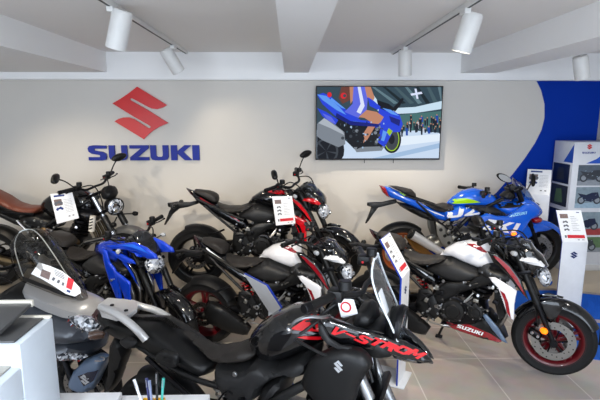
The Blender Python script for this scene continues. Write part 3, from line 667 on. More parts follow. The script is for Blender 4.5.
# ------------------------------------------------------------------ wall emblem, lettering, television
SRED = mat('emblem_red', (205, 6, 14), .3, spec=.4); SBLUE = mat('lettering_blue', (10, 36, 140), .45, spec=.25)
def pxz(px, py, y=WY): p = at_y(px, py, y); return (p.x, p.z)
a = pxz(114.7, 139.3, WY - .03); b = pxz(166.4, 86.7, WY - .03)
mb = MB(); prism(mb, [(u * (b[0] - a[0]), v * (b[1] - a[1])) for u, v in EMB], -.012, .012, SRED)
o = mb.build('wall_emblem'); o.location = (a[0], WY - .016, a[1]); tag(o, 'large red S emblem mounted on the white back wall', 'emblem')
a = pxz(88.3, 160.5, WY - .03); b = pxz(199, 145.2, WY - .03); lt = thing('wall_lettering', 'blue SUZUKI letters mounted on the back wall under the red emblem', 'sign', (a[0], WY - .016, a[1]))
W, Hh = b[0] - a[0], b[1] - a[1]
for ch, x0, x1 in (('S', 0, .166), ('U', .187, .352), ('Z', .374, .545), ('U', .559, .722), ('K', .744, .93), ('I', .937, 1)):
    mb = MB(); sc = (x1 - x0) * W / (.32 if ch == 'I' else 1)
    prism(mb, [(x0 * W + u * sc, v * Hh) for u, v in LET[ch][0]], -.012, .012, SBLUE); mb.build('letter', lt)
def screen():
    y = WY - .09; c = at_y(379, 160, y); t = thing('television', 'large flat television on the back wall showing a blue sport motorcycle', 'television', (c.x, y, c.z))
    X = lambda px, py: (at_y(px, py, y).x - c.x, at_y(px, py, y).z - c.z)
    x0, z0 = X(315.6, 160); x1, z1 = X(443.6, 86)
    mb = MB(); box(mb, x0, x1, 0, .05, z0, z1, BLKT, .004); box(mb, x0 + .3, x1 - .3, .05, .086, z0 + .15, z1 - .15, BLKT, .004); mb.build('cabinet', t)
    e = lambda n, c, s=1: mat('screen_' + n, (4, 4, 5), .5, emit=c, estr=.8 * s, var=.0, spec=.08)
    s = MB(); k = [-.0006]
    def pl(m, P, cr=True):
        k[0] -= .0003; Q = [X(*p) for p in P]
        if cr: Q = [(max(x0 + .012, min(x1 - .012, a)), max(z0 + .018, min(z1 - .012, b))) for a, b in Q]
        flat(s, Q, k[0], m)
    def ell(m, cx, cy, rx, ry, r0=0):
        pl(m, [(cx + rx * math.cos(a), cy + ry * math.sin(a)) for a in [2 * PI * i / 24 for i in range(24)]], True)
    pl(e('hall', (52, 72, 84)), [(310, 80), (450, 80), (450, 165), (310, 165)])
    pl(e('floor', (196, 214, 236)), [(310, 130), (400, 129), (450, 133), (450, 165), (310, 165)]); pl(e('floor2', (158, 186, 218)), [(372, 165), (450, 143), (450, 148), (392, 165)]); pl(e('floor3', (222, 234, 246)), [(396, 137), (450, 134), (450, 141), (398, 146)])
    for i in range(7): pl(e('rafter%d' % (i % 3), [(96, 122, 132), (28, 40, 46), (70, 92, 100)][i % 3]), [(372 + i * 11, 80), (375 + i * 11, 80), (398 + i * 8, 103), (394 + i * 8, 104)])
    pl(e('arch', (196, 220, 236)), [(372, 93), (380, 104), (396, 108), (415, 107), (446, 101), (446, 109), (415, 113), (394, 114), (378, 111), (370, 100)]); pl(e('booth', (70, 110, 110)), [(398, 115), (446, 111), (446, 128), (398, 132)])
    rr = random.Random(3)
    for i in range(46):
        x = rr.uniform(397, 441); y_ = rr.uniform(119, 131) + max(0, 408 - x) * .35; cc = rr.choice(['crowd_dark', 'crowd_dark', 'crowd_dark', 'crowd_blue', 'crowd_dark', 'crowd_light'])
        col = dict(crowd_dark=(28, 36, 48), crowd_blue=(36, 74, 160), crowd_red=(130, 44, 48), crowd_light=(190, 200, 214))[cc]; w = rr.uniform(.7, 1.6); h = rr.uniform(3, 8)
        pl(e(cc, col), [(x - w, y_ - h * .5), (x + w, y_ - h * .5), (x + w * .8, y_ + h * .6), (x - w * .6, y_ + h * .6)]); ell(e('skin', (186, 130, 104)), x, y_ - h * .5 - .6, .5, .8)
    dk, bl, lb, gy = e('dark', (22, 26, 34)), e('blue', (38, 66, 214)), e('light_blue', (92, 150, 236)), e('grey', (122, 130, 140)); sk = e('skin', (186, 130, 104)); pu = e('violet', (92, 104, 220))
    ell(dk, 325, 150, 19, 21); ell(e('rim', (60, 66, 74)), 326, 151, 12, 13); ell(dk, 326, 151, 10, 11)
    for a in range(5): pl(e('rim', (60, 66, 74)), [(326, 151), (326 + 12 * math.cos(a * 1.26 + .1), 151 + 12 * math.sin(a * 1.26 + .1)), (326 + 12 * math.cos(a * 1.26 + .28), 151 + 12 * math.sin(a * 1.26 + .28))])
    ell(dk, 391, 139, 9.5, 14); ell(e('lime', (150, 190, 40)), 391, 139, 7.6, 12); ell(e('rim', (60, 66, 74)), 391, 139, 6.8, 11); ell(dk, 391, 139, 3, 5)
    pl(dk, [(336, 118), (350, 121), (385, 122), (388, 140), (382, 148), (356, 151), (345, 140), (335, 132)])
    pl(bl, [(316, 95), (323, 93), (331, 97), (347, 111), (360, 120), (378, 122), (378, 106), (388, 108), (399, 115), (402, 124), (399, 132), (392, 132), (384, 147), (377, 142), (380, 128), (350, 124), (335, 116), (322, 104)])
    pl(lb, [(317, 94.5), (326, 96), (339, 107), (346, 115), (336, 110), (322, 100)]); pl(bl, [(316, 108), (326, 112), (338, 120), (334, 126), (322, 116)]); pl(pu, [(322, 113), (331, 117), (336, 124), (328, 121)])
    pl(gy, [(316, 124), (324, 118), (334, 124), (344, 132), (345, 144), (338, 147), (322, 140), (316, 136)]); pl(e('light_grey', (168, 176, 186)), [(318, 123), (324, 118), (342, 131), (344, 135), (330, 128)])
    pl(gy, [(353, 147), (384, 146), (381, 150.5), (356, 152)]); pl(e('lime', (150, 190, 40)), [(388, 128), (392, 131), (389, 136), (386, 132)])
    for i in range(12): x, y_ = rr.uniform(342, 384), rr.uniform(126, 145); ell(e('grey', (122, 130, 140)) if i % 2 else e('rim', (60, 66, 74)), x, y_, 1.6, 1.6)
    pl(dk, [(392, 108), (397, 103), (401, 98), (403, 99), (399, 106), (394, 112)]); pl(dk, [(376, 100), (388, 104), (396, 110), (388, 112), (378, 108)])
    pl(e('hair', (104, 60, 52)), [(341, 87), (352, 87), (350, 100), (342, 104), (338, 98)]); pl(sk, [(349, 87), (353, 87), (354, 98), (350, 104)]); pl(sk, [(364, 87), (370, 87), (374, 98), (371, 103), (366, 97)])
    pl(pu, [(353, 87), (364, 87), (367, 100), (366, 110), (358, 118), (344, 112), (352, 104)]); pl(e('stripe', (214, 222, 246)), [(357, 87), (360, 87), (364, 106), (360, 114), (356, 112), (360, 104)]); pl(bl, [(367, 97), (373, 101), (380, 107), (377, 110), (369, 106)])
    pl(sk, [(358, 117), (366, 110), (376, 112), (383, 117), (380, 122), (374, 127), (367, 139), (361, 144), (358, 143), (363, 133), (370, 122), (364, 118)]); pl(dk, [(358, 143), (362, 134), (364, 138), (361, 147), (356, 149)])
    for i in range(46): x, y_ = rr.uniform(338, 386), rr.uniform(122, 148); ell(e(rr.choice(['rim', 'dark', 'grey', 'dark'])  if 0 else ['rim', 'floor2', 'hall', 'dark'][i % 4], (60, 66, 74)), x, y_, rr.uniform(.4, 1.2), rr.uniform(.4, 1.2))
    for P4 in ([(331, 98), (345, 109), (341, 108), (330, 100)], [(381, 108), (390, 110), (398, 116), (390, 114)], [(352, 121), (376, 124), (376, 126), (354, 123)], [(382, 130), (386, 132), (383, 141), (380, 140)]): pl(lb, P4)
    pl(e('deep_blue', (18, 30, 120)), [(336, 113), (350, 121), (378, 124), (378, 127), (350, 125), (335, 117)]); pl(e('deep_blue', (18, 30, 120)), [(388, 116), (399, 120), (398, 126), (390, 122)])
    ell(e('sign_red', (210, 40, 50)), 329, 95, 2.2, 2.6); ell(e('sign_red', (210, 40, 50)), 343, 96, 3, 3); ell(e('hall', (52, 72, 84)), 344, 96, 1.6, 1.6)
    pl(e('stripe', (214, 222, 246)), [(409, 94), (420, 92), (421, 94), (410, 96)]); pl(e('stripe', (214, 222, 246)), [(413, 89), (415, 89), (417, 99), (415, 99)])
    s.build('screen', t)
    for (px, n) in ((365, 1), (394, 1)):
        c2 = MB(); a = X(px, 159); tube(c2, [(a[0], .03, a[1]), (a[0], .03, a[1] - .05)], .004, BLKT, 6, 0); c2.build('cable', t)
screen()

# ------------------------------------------------------------------ camera, light, world
cam = bpy.data.cameras.new('camera'); co = bpy.data.objects.new('camera', cam); C.objects.link(co)
cam.sensor_width = 36; cam.lens = FPX / 600 * 36; cam.clip_start = .05; co.location = (0, 0, EYE)
co.rotation_euler = Matrix((RT, UP, -FW)).transposed().to_euler()
sc = bpy.context.scene; sc.camera = co
w = bpy.data.worlds.new('sky'); sc.world = w; w.use_nodes = True; N = w.node_tree.nodes; bg = N['Background']
bg.inputs[0].default_value = (.62, .74, 1, 1); bg.inputs[1].default_value = .8
def area(name, loc, rot, sx, sy, e, col):
    l = bpy.data.lights.new(name, 'AREA'); l.shape = 'RECTANGLE'; l.size = sx; l.size_y = sy; l.energy = e; l.color = col
    o = bpy.data.objects.new(name, l); C.objects.link(o); o.location = loc; o.rotation_euler = rot; return o
area('window_daylight', ((XL + XR) / 2, YF - .1, 1.35), (math.radians(90), 0, 0), 7.6, 2.3, 165, (.80, .90, 1))
sc.view_settings.view_transform = 'Standard'; sc.view_settings.look = 'None'; sc.view_settings.exposure = .38; sc.view_settings.gamma = 1
# ------------------------------------------------------------------ the motorcycles
GROUP = 'motorcycles on display'
t = thing('motorcycle', 'white, black and red naked motorcycle on the tiled floor between two white stands', 'motorcycle', (FR.x, FR.y, 0), FR.h, GROUP)
naked(t, dict(rim=RIMR, tank=WHT, tankstripe=DRED, tail=GBK, tailstripe=WTX, shroud=WHT, shstripe=DRED, shedge=GBK, strip=DRED, belly=DRED, bellytip=SBL, mask=GBK, brow=WTX, mir='near', amber=1))
t = thing('motorcycle', 'white, black and red naked motorcycle in the middle, behind the foreground motorcycle', 'motorcycle', (-.7561, 3.9087, 0), -.2746, GROUP, .965)
naked(t, dict(rim=RIMR, tank=WHT, tankstripe=DRED, tail=GBK, tailstripe=WTX, shroud=WHT, shstripe=DRED, shedge=GBK, strip=DRED, belly=DRED, bellytip=SBL, mask=GBK, brow=WTX))
t = thing('motorcycle', 'black and red naked motorcycle on the platform under the television left edge', 'motorcycle', (-.9583, 4.6255, PZ), -.0271, GROUP)
naked(t, dict(rim=RIMK, tank=GBK, tanktop=RED, tail=GBK, tailstripe=DRED, shroud=RED, shstripe=GBK, shedge=GBK, strip=RED, belly=BLK, bellytip=BLK, mask=GBK, brow=RED, mir='both'))
steer(t, -24)
t = thing('motorcycle', 'blue and black naked motorcycle standing left behind the grey scooter', 'motorcycle', (-2.2, 4.2, 0), -.43, GROUP, .96)
naked(t, dict(rim=RIMK, tank=BLU, tail=GBK, tailstripe=BLU, shroud=BLU, shstripe=BLU, shedge=GBK, strip=BLU, belly=BLK, bellytip=BLK, mask=GBK, brow=BLU))
steer(t, -18, lift=(-.05, 0, .05))
F7 = Frame(-2.2, 4.2, -.43, 0, .96)
for s in (-1, 1):
    mb = MB(); b = Body([(x, z) for x, y, z in F7([(103, 245), (120, 243.5), (134, 242), (146, 247), (156, 254.5), (158, 259), (148, 259), (138, 252), (126, 250), (112, 249)], -.17)], -.17 if s < 0 else .04, .02, .02); b.mesh(mb, BLU, .02); so = mb.build('upper_cheek', t)
    lg = MB(); b.decal(lg, F7([(121, 245), (133, 244), (142, 248), (150, 254), (140, 250), (131, 247)], -.19), SBLU, side=s); lg.build('cheek_sheen', so)  # brighter blue decal paints the sheen along the cheek's top
    mb = MB(); b = Body([(x, z) for x, y, z in F7([(110, 250), (122, 254), (133, 260), (136, 264), (126, 263), (116, 257)], -.18)], s * .18, .015, .015); b.mesh(mb, BLU, .02); mb.build('lower_cheek', t)
    mb = MB(); b = Body([(x, z) for x, y, z in F7([(102, 247), (107, 250), (110, 262), (115, 268), (119, 277), (121, 292), (122.5, 303), (117, 299), (110, 282), (104, 262)], -.2)], s * .2, .015, .015); b.mesh(mb, BLU, .02); mb.build('side_spear', t)
# ------------------------------------------------------------------ helpers for one-off vehicles
def kit(root):
    B = {}
    def body(name, out, c, t, R, m, parent=None, tx=None, res=.03, cy=None, pw=2.0):
        mb = MB(); b = Body(out, c, t, R, tx, cy, pw); b.mesh(mb, m, res); o = mb.build(name, parent or root); B[name] = (b, o); return o
    def deco(name, of, outs, m, both=False, off=.002):
        mb = MB(); b, o = B[of]
        for out in outs:
            b.decal(mb, out, m, off)
            if both: b.decal(mb, out, m, off, side=1)
        return mb.build(name, o)
    return B, body, deco
def sheet(label, quad, draw=None, cat='price sheet', group='price sheets on the motorcycles', name='price_sheet'):
    """a printed card hanging at four given corners (top left, top right, bottom right, bottom left)"""
    q = [Vector(p) for p in quad]; mb = MB(); n = (q[1] - q[0]).cross(q[3] - q[0]).normalized()
    if n.y > 0: n = -n
    f = lambda u, v, k=0: q[0].lerp(q[1], u).lerp(q[3].lerp(q[2], u), v) + n * k
    P = mat('card_white', (240, 240, 242), .35)
    vs = [f(u, v, k) for k in (0, -.004) for u, v in ((0, 0), (1, 0), (1, 1), (0, 1))]
    mb.add(vs, [(0, 1, 2, 3), (7, 6, 5, 4), (0, 4, 5, 1), (1, 5, 6, 2), (2, 6, 7, 3), (3, 7, 4, 0)], P, False)
    printing(mb, f, draw); return tag(mb.build(name), label, cat, group)
INK = mat('ink_grey', (92, 94, 102), .5); INKR = mat('ink_red', (206, 30, 44), .5); INKP = mat('ink_photo', (120, 100, 96), .5, var=.7, vscale=90); INKB = mat('ink_blue', (26, 52, 120), .5)
def printing(mb, f, kind):
    def r(u0, v0, u1, v1, m, k=.0008): mb.add([f(u0, v0, k), f(u1, v0, k), f(u1, v1, k), f(u0, v1, k)], [(0, 1, 2, 3)], m, False)
    def bike(u, v, s, m):
        for du in (-s, s):
            vs = [f(u + du + .55 * s * math.cos(a), v + .35 * s + .4 * s * math.sin(a), .0009) for a in [2 * PI * k / 10 for k in range(10)]]; mb.add(vs, [tuple(range(10))], m, False)
        mb.add([f(u + a * s, v + b * s, .0009) for a, b in ((-1.3, -.35), (-.4, -.1), (.2, -.35), (.8, -.4), (1.0, .1), (.3, .4), (-.5, .35))], [tuple(range(7))], m, False)
    if kind == 'band':       # photo, three small motorcycles, red price band
        r(.1, .12, .42, .26, INKP); r(.78, .06, .9, .085, INKB)
        for i in range(3): bike(.27, .36 + .12 * i, .07, INK)
        for i in range(9): r(.5, .2 + .055 * i, .5 + .3 * (.6 + .4 * ((i * 7) % 3) / 2), .208 + .055 * i, INK)
        r(.24, .78, .92, .88, INKR); r(.14, .79, .21, .87, INK); r(.62, .92, .7, .94, INK); r(.78, .92, .88, .94, INK)
    elif kind == 'spec':
        r(.14, .06, .62, .12, INKB); r(.1, .2, .45, .42, INKP); bike(.28, .30, .13, INK); bike(.28, .5, .11, INKB)
        for i in range(9): r(.52, .24 + .055 * i, .88, .248 + .055 * i, INK)
        r(.58, .82, .66, .86, INK); r(.76, .82, .84, .86, INK)
def ytube(root, name, sets, m=BLK):
    mb = MB()
    for pts, r in sets: tube(mb, pts, r, m, 10, 5)
    return mb.build(name, root)

# ------------------------------------------------------------------ brown-seat roadster at the far left, on the platform
FS = Frame(-3.03, 4.66, -.03, PZ)
def roadster():
    t = thing('motorcycle', 'black roadster motorcycle with brown leather seat on the platform at the left', 'motorcycle', (FS.x, FS.y, FS.base), FS.h, GROUP)
    B, body, deco = kit(t); WBs = 1.42
    rear_end(t, WBs, RIMK); wheel(t, 'front_wheel', WBs, .31, .31, .06, RIMK, 2, dr=.15)
    body('seat', FS([(-30, 184), (-12, 187), (0, 193), (6, 196), (15, 202), (25.5, 205.5), (39, 206), (42, 207.5), (38, 212, -.1), (30, 216, -.12), (19, 215, -.12), (7, 210.5, -.12), (-6, 203, -.1), (-26, 196, -.08)]), 0, .13, .045, BRN, pw=2.4)
    body('fuel_tank', FS([(40, 206), (45, 199), (52, 194), (60, 191), (75, 187.5), (86, 190), (93, 196), (95, 206, -.08), (92, 214, -.12), (80, 219, -.13), (60, 222, -.13), (48, 220, -.12), (40, 213, -.1)]), 0, .14, .13, GBK, tx=[(0, .7), (.45, 1), (1, .9)])
    body('side_panel', FS([(20, 215), (40, 212), (52, 220, -.12), (58, 228, -.12), (46, 232, -.12), (32, 228, -.12)]), 0, .14, .04, BLK)
    body('tail_unit', FS([(-26, 196), (-6, 203), (14, 213), (26, 217), (40, 225), (34, 229), (16, 222), (-4, 212), (-26, 202)]), 0, .1, .04, BLK)
    sub = MB()
    for s in (-1, 1): tube(sub, [(.5, s * .13, .78), (.2, s * .12, .8), (-.1, s * .1, .85)], .014, MTL); tube(sub, [(.5, s * .13, .5), (.32, s * .13, .72)], .013, SIL); tube(sub, [(1.05, s * .1, .92), (.8, s * .15, .78), (.55, s * .16, .6), (.5, s * .15, .42)], .02, BLK)
    sub.build('frame', t)
    engine(t, .72, .47, MTL, MTL, 1.0, acc=CHN); small_stuff(t, (.42, 1.0, .36, .74, -.19), 40, 31)
    for p in ((.62, .62), (.9, .5)):
        c = MB(); lathe(c, [(0, .03), (.03, .028), (.045, .015), (.048, -.03)], (p[0], -.19, p[1]), (0, -1, 0), BRZ, 18); c.build('engine_cover', t)
    fork(t, (WBs, .31), (1.1, 1.0), .1, SIL, SIL)
    g = MB()
    for s in (-1, 1):
        g = MB(); lathe(g, [(.034, 0), (.034, .16), (.03, .17), (.03, -.005)], Vector((WBs, s * .1, .31)).lerp(Vector((1.1, s * .1, 1.0)), .45), Vector((1.1, 0, 1.0)) - Vector((WBs, 0, .31)), BLK, 16); g.build('fork_gaiter', t)
    ff = MB(); fender_arc(ff, WBs, .31, .335, .07, math.radians(45), math.radians(140), mat('satin_grey', (84, 84, 84), .3, coat=.5)); ff.build('front_mudguard', t)
    for s in (-1, 1): caliper(t, WBs - .13, .36, s * .085, .5)
    h = MB(); p = FS.tr(116, 205); lathe(h, [(0, -.11), (.05, -.1), (.08, -.05), (.088, .0), (.092, .03), (.084, .035)], p, (.93, -.35, -.08), BLK, 28); ho = h.build('headlight_bowl', t)
    l = MB(); lathe(l, [(.086, .02), (.07, .045), (.04, .055), (0, .058)], p, (.93, -.35, -.08), LEN, 28)
    for a in range(3): disc_cyl(l, p + Vector((.05, -.03 + .03 * math.cos(a * 2.1), .035 * math.sin(a * 2.1))), (.93, -.35, -.08), .022, .02, MIRG, 12)
    l.build('headlight_lens', ho)
    cl = FS([(106, 186), (112, 184), (117, 187), (119, 196), (112, 198), (106, 197)]); body('meter_cover', cl, 0, .09, .05, BLK)
    bars(t, (.98, 1.08), (1.06, 1.04), True, .35, BLK, MTL)
    mirrors(t, (1.05, -.24, 1.1), (1.04, -.42, 1.24), .075, .042)
    for s in (-1, 1):
        p = FS.tr(121, 221, -.16); p.y = s * .16; sg = MB(); tube(sg, [(p.x - .05, s * .05, p.z + .03), p], .007, BLK, 8, 0); lathe(sg, [(0, -.035), (.02, -.02), (.026, 0), (.02, .025), (0, .032)], p, (1, 0, 0), BLK, 14); sg.build('turn_signal', t)
    # pale slotted expansion box beside the frame
    c = MB(); a, b = FS.tr(93, 216, -.2), FS.tr(91.5, 231, -.2); CR = mat('cream_paint', (222, 216, 205), .35)
    tube(c, [a, b], .028, CR, 16, 0); ax = (b - a).normalized()
    for k in range(4):
        q = a.lerp(b, .18 + .2 * k); box(c, -.017, .017, -.004, .004, -.006, .006, BLK, .001, Matrix.Translation(q + Vector((0, -.028, 0))) @ Matrix.Rotation(-.35, 4, 'Y'))
    c.build('oil_catch_canister', t)
    hoses(t, [[(.98, -.15, 1.06), (1.15, -.1, 1.08), (1.2, -.08, .9), (1.12, -.05, .75)], [(1.0, .15, 1.06), (1.18, .06, 1.1), (1.22, 0, .85)], [(.85, -.17, .8), (.95, -.19, .66), (.9, -.18, .5)]])
    ex = MB(); tube(ex, [(.5, -.17, .28), (.3, -.2, .3), (.1, -.22, .36)], .045, CHN, 16, 4); tube(ex, [(.1, -.22, .36), (-.25, -.23, .46)], .055, MTL, 18, 0); ex.build('exhaust_muffler', t)
    steer(t, -22, (1.1, 1.0), (WBs, .31), FRONT + ('fork_gaiter', 'headlight_bowl', 'meter_cover'))
    ss = MB(); tube(ss, [(.6, .14, .26), (.5, .27, .02)], .011, BLK, 10, 0); ss.build('side_stand', t)
    sheet('white spec sheet hanging on the black tank of the roadster', [at_y(*p, FS.y - .25) for p in ((50, 194), (72, 192), (79, 218), (57, 224))], 'spec')
roadster()

# ------------------------------------------------------------------ blue faired sport motorcycle on the platform
FB = Frame(1.20, 4.80, .02, PZ)
def sportbike():
    t = thing('motorcycle', 'bright blue faired sport motorcycle with white SUZUKI lettering on the platform', 'motorcycle', (FB.x, FB.y, PZ), FB.h, GROUP)
    B, body, deco = kit(t); f = FB.tr(535, 258.5); WBb = f.x; zr = .30
    wheel(t, 'rear_wheel', 0, zr, .30, .075, RIMG, 1, dr=.11); wheel(t, 'front_wheel', WBb, zr, .295, .055, RIMK, 2, dr=.15)
    swingarm(t, 0, zr, .55, .42, ALU, .1); caliper(t, .1, zr + .1, -.08, .5)
    m = MB(); fender_arc(m, 0, zr, .315, .075, math.radians(50), math.radians(150), BLK); m.build('rear_hugger', t)
    body('tail_cowl', FB([(383, 186), (390, 187), (398, 191), (410, 196), (420, 202), (435, 210), (450, 212.5), (461, 213), (461, 222, -.1), (450, 223.5, -.12), (441, 221.5, -.12), (432, 217, -.12), (417, 209, -.1), (399, 201, -.08), (390, 198, -.06)]), 0, .11, .05, SBLU, tx=[(0, .35), (.3, .9), (1, 1)])
    deco('tail_graphic', 'tail_cowl', [FB([(399, 192.5, -.07), (404, 193, -.08), (409, 197, -.09), (405, 196.5, -.09)])], LIME); deco('tail_stripe', 'tail_cowl', [FB([(424, 208, -.1), (440, 214, -.11), (446, 217, -.11), (436, 214, -.11)])], WTX)
    body('tail_light', FB([(379, 185), (385, 186.5), (390, 198), (386, 196), (382, 192)]), 0, .05, .02, RLN, res=.02)
    body('pillion_seat', FB([(388, 185.5), (396, 186), (411, 189), (414.5, 192.5), (415.5, 198), (408, 195.5), (399, 191)]), 0, .09, .03, SEAT, pw=2.4)
    body('under_tail', FB([(395, 201), (400, 206), (410, 212), (420, 217), (428, 220), (440, 222), (430, 213), (412, 205)]), 0, .1, .03, BLK)
    body('rider_seat', FB([(417, 200.5), (424, 203.5), (436, 205.5), (448, 203), (452, 205), (452, 211), (444, 212), (432, 209)]), 0, .12, .035, SEAT, pw=2.4)
    hg = MB(); Body(FB([(396, 199), (390, 200), (382, 202), (374, 202), (367, 202.5), (367, 205.5), (371, 207), (370, 211), (365, 223.5), (367, 223), (373, 214), (378, 207.5), (386, 205.5), (397, 203)]), 0, .03, .012).mesh(hg, BLK, .03); hg.build('number_plate_hanger', t)
    body('fuel_tank', FB([(447, 202), (453, 196.5), (462, 190.5), (473.5, 187.5), (484, 189.5), (493, 195), (497, 201), (500, 208, -.1), (480, 209, -.13), (462, 208, -.13), (450, 206, -.1)]), 0, .14, .12, SBLU, tx=[(0, .75), (.4, 1), (1, .9)])
    deco('tank_graphic', 'fuel_tank', [FB([(451, 203, -.1), (457, 200, -.12), (466, 198.5, -.13), (474, 200, -.13), (481, 202.5, -.13), (466, 204, -.13), (456, 205, -.12)])], LIME)
    body('mid_panel', FB([(464, 205, -.12), (475, 204.5, -.13), (486, 205, -.13), (497, 208, -.13), (508, 213.5, -.13), (505, 217, -.13), (494, 216, -.13), (482, 214, -.13), (470, 209, -.13)]), 0, .165, .03, DKG)
    body('side_cover', FB([(444, 210, -.12), (452, 210, -.12), (461, 206.5, -.12), (468, 207, -.12), (480, 210.5, -.12), (486, 214.5, -.12), (476, 217, -.12), (464, 218, -.12), (453, 222.5, -.12), (445, 221, -.12)]), 0, .15, .04, SBLU)
    w = word([('U', 0, 1), ('Z', 1.14, 1.1)], *[(p.x, p.z) for p in (FB.tr(446, 218, -.13), FB.tr(480, 214, -.13))], .095, .35); deco('side_lettering', 'side_cover', w, WTX)
    for s in (-1, 1):
        mb = MB(); b = Body([(x, z) for x, y, z in FB([(478, 218), (486, 213), (496, 215.5), (507, 216), (515, 211), (526, 203), (533, 204), (541, 211), (536, 216), (530, 219), (526, 225), (521, 233), (514, 236), (503, 238), (492, 235), (482, 228), (474, 221)], -.17)], s * .17, .035, .04); b.mesh(mb, SBLU, .03); so = mb.build('side_fairing', t)
        lt = MB(); a, c = FB.tr(482, 229, -.2), FB.tr(514, 233.5, -.2)
        for poly in word([('Z', 0, .7), ('K', .85, 1.15), ('I', 2.15, 1)], (a.x, a.z), (c.x, c.z), .115, .35): b.stick(lt, poly, WTX, s)
        a, c = FB.tr(509, 217, -.2), FB.tr(526, 214, -.2)
        for poly in word(SUZ, (a.x, a.z), (c.x, c.z), .03, .3): b.decal(lt, poly, mat('pale_cyan_graphic', (150, 214, 240), .25), .003, side=s)
        lt.build('fairing_lettering', so)
        mb = MB(); Body([(x, z) for x, y, z in FB([(478, 219), (492, 236), (503, 238), (512, 238), (504, 247), (496, 262), (478, 268), (466, 262), (470, 250), (482, 244)], -.15)], s * .15, .02, .03).mesh(mb, BLK, .04); mb.build('lower_fairing', t)
    body('nose_cowl', FB([(492, 208), (496, 202), (503, 201), (512, 201), (520, 196), (529, 198.5), (536, 203), (541, 209), (542, 213), (536, 217), (528, 219), (516, 214), (502, 215)]), 0, .16, .09, SBLU, tx=[(0, 1), (.5, 1), (1, .5)])
    deco('cockpit_trim', 'nose_cowl', [FB([(500, 204, -.14), (512, 204, -.14), (520, 200, -.12), (524, 206, -.12), (512, 208, -.15), (502, 209, -.15)])], BLK)
    body('windscreen', FB([(512, 176.5), (518, 181), (527, 190), (536, 203), (530, 200), (521, 197), (514, 188)]), 0, .14, .1, glass('blue_tinted_screen', (150, 185, 225), .35), res=.02)
    body('headlight', FB([(527, 217), (535, 215.5), (540, 216.5), (538, 221.5), (530, 222.5)]), 0, .12, .04, RLN, res=.02)
    body('instrument_cluster', FB([(500, 196), (507, 190), (513, 191), (514, 198), (506, 200)]), 0, .07, .02, BLK, res=.02)
    mb = MB(); fender_arc(mb, WBb, zr, .32, .065, math.radians(40), math.radians(150), SBLU)
    for s in (-1, 1): Body([(x, z) for x, y, z in FB([(519, 229), (527, 224), (541, 223.5), (552, 229), (546, 231), (537, 232), (526, 240), (521, 236)], -.07)], s * .072, .012, .02).mesh(mb, SBLU, .02)
    mb.build('front_mudguard', t)
    fork(t, (WBb, zr), (WBb - .32, 1.0), .09, MTL, MTL)
    for s in (-1, 1): caliper(t, WBb - .12, .36, s * .08, .5)
    a = FB.tr(483, 196, -.3); bars(t, (a.x, a.z), (a.x + .15, a.z + .0), True, .31, BLK, SIL)
    for (hx, hy, cc, rz_) in ((504, 178, -.36, 0), (533, 180, .32, 0)):
        p = FB.tr(hx, hy, cc); q = FB.tr(511 if cc < 0 else 527, 190, cc * .45); mb = MB(); tube(mb, [q, p], .007, BLK, 8, 0); mb.build('mirror_stem', t)
        mb = MB(); Body([(math.cos(k) * .085, math.sin(k) * .036) for k in [2 * PI * i / 20 for i in range(20)]], 0, .02, .03).mesh(mb, BLK, .02); flat(mb, [(math.cos(k) * .072, math.sin(k) * .028) for k in [2 * PI * i / 20 for i in range(20)]], -.0205, MIRG)
        M = Matrix.Translation(p) @ (Matrix.Rotation(.45, 4, 'Y') if cc < 0 else Matrix.Rotation(1.2, 4, 'Z') @ Matrix.Rotation(-.9, 4, 'Y')); mb.v = [tuple(M @ Vector(v)) for v in mb.v]; mb.build('mirror_head', t)
    p = FB.tr(514, 234, -.24); sg = MB(); lathe(sg, [(0, -.03), (.013, -.02), (.017, 0), (.013, .02), (0, .03)], p, (.8, -.3, .3), AMBON, 14); tube(sg, [p, p + Vector((-.02, .08, .01))], .008, BLK, 8, 0); sg.build('turn_signal', t)
    engine(t, .66, .44, ALU, MTL, .9); small_stuff(t, (.4, .95, .32, .66, -.17), 36, 77)
    for s in (-1, 1):
        mb = MB(); Body([(x, z) for x, y, z in FB([(436, 222), (444, 226), (452, 236), (455, 247), (449, 252), (441, 244), (437, 234)], -.16)], s * .15, .014, .014).mesh(mb, ALU, .03)
        for px, py in ((441, 230), (445, 236), (449, 243)):
            q = FB.tr(px, py, -.17); disc_cyl(mb, (q.x, s * .166, q.z), (0, 1, 0), .018, .01, HOLE, 14)
        mb.build('footpeg_bracket', t)
    ex = MB(); a, b2 = FB.tr(411, 234, -.24), FB.tr(444, 254, -.24); tube(ex, [a, b2], .05, mat('brushed_silver', (212, 212, 214), .38, metal=.6), 20, 0, .038); tube(ex, [b2, b2 + Vector((.12, .03, -.1)), b2 + Vector((.3, .1, -.14))], .022, STL, 12); disc_cyl(ex, a, b2 - a, .055, .03, BLK, 20); disc_cyl(ex, a - (b2 - a).normalized() * .012, b2 - a, .035, .02, HOLE, 16); ex.build('exhaust_muffler', t)
    hs = MB(); Body([(x, z) for x, y, z in FB([(404, 236), (410, 236), (424, 247), (436, 256), (430, 258), (414, 250)], -.18)], -.185, .012, .012).mesh(hs, mat('gold_shield', (150, 108, 58), .3, metal=.8), .03); hs.build('heat_shield', t)
    sub = MB()
    for s in (-1, 1): tube(sub, [(.55, s * .12, .72), (.3, s * .1, .82), (.0, s * .07, .92)], .013, BLK); tube(sub, [(.55, s * .12, .5), (.34, s * .11, .66), (.12, s * .08, .86)], .012, BLK); tube(sub, [(.5, s * .12, .5), (.72, s * .11, .72), (1.05, s * .08, .88)], .022, BLK)
    sub.build('frame', t)
    sh = MB(); tube(sh, [(.42, 0, .45), (.34, 0, .75)], .03, BLK); sh.build('shock_absorber', t)
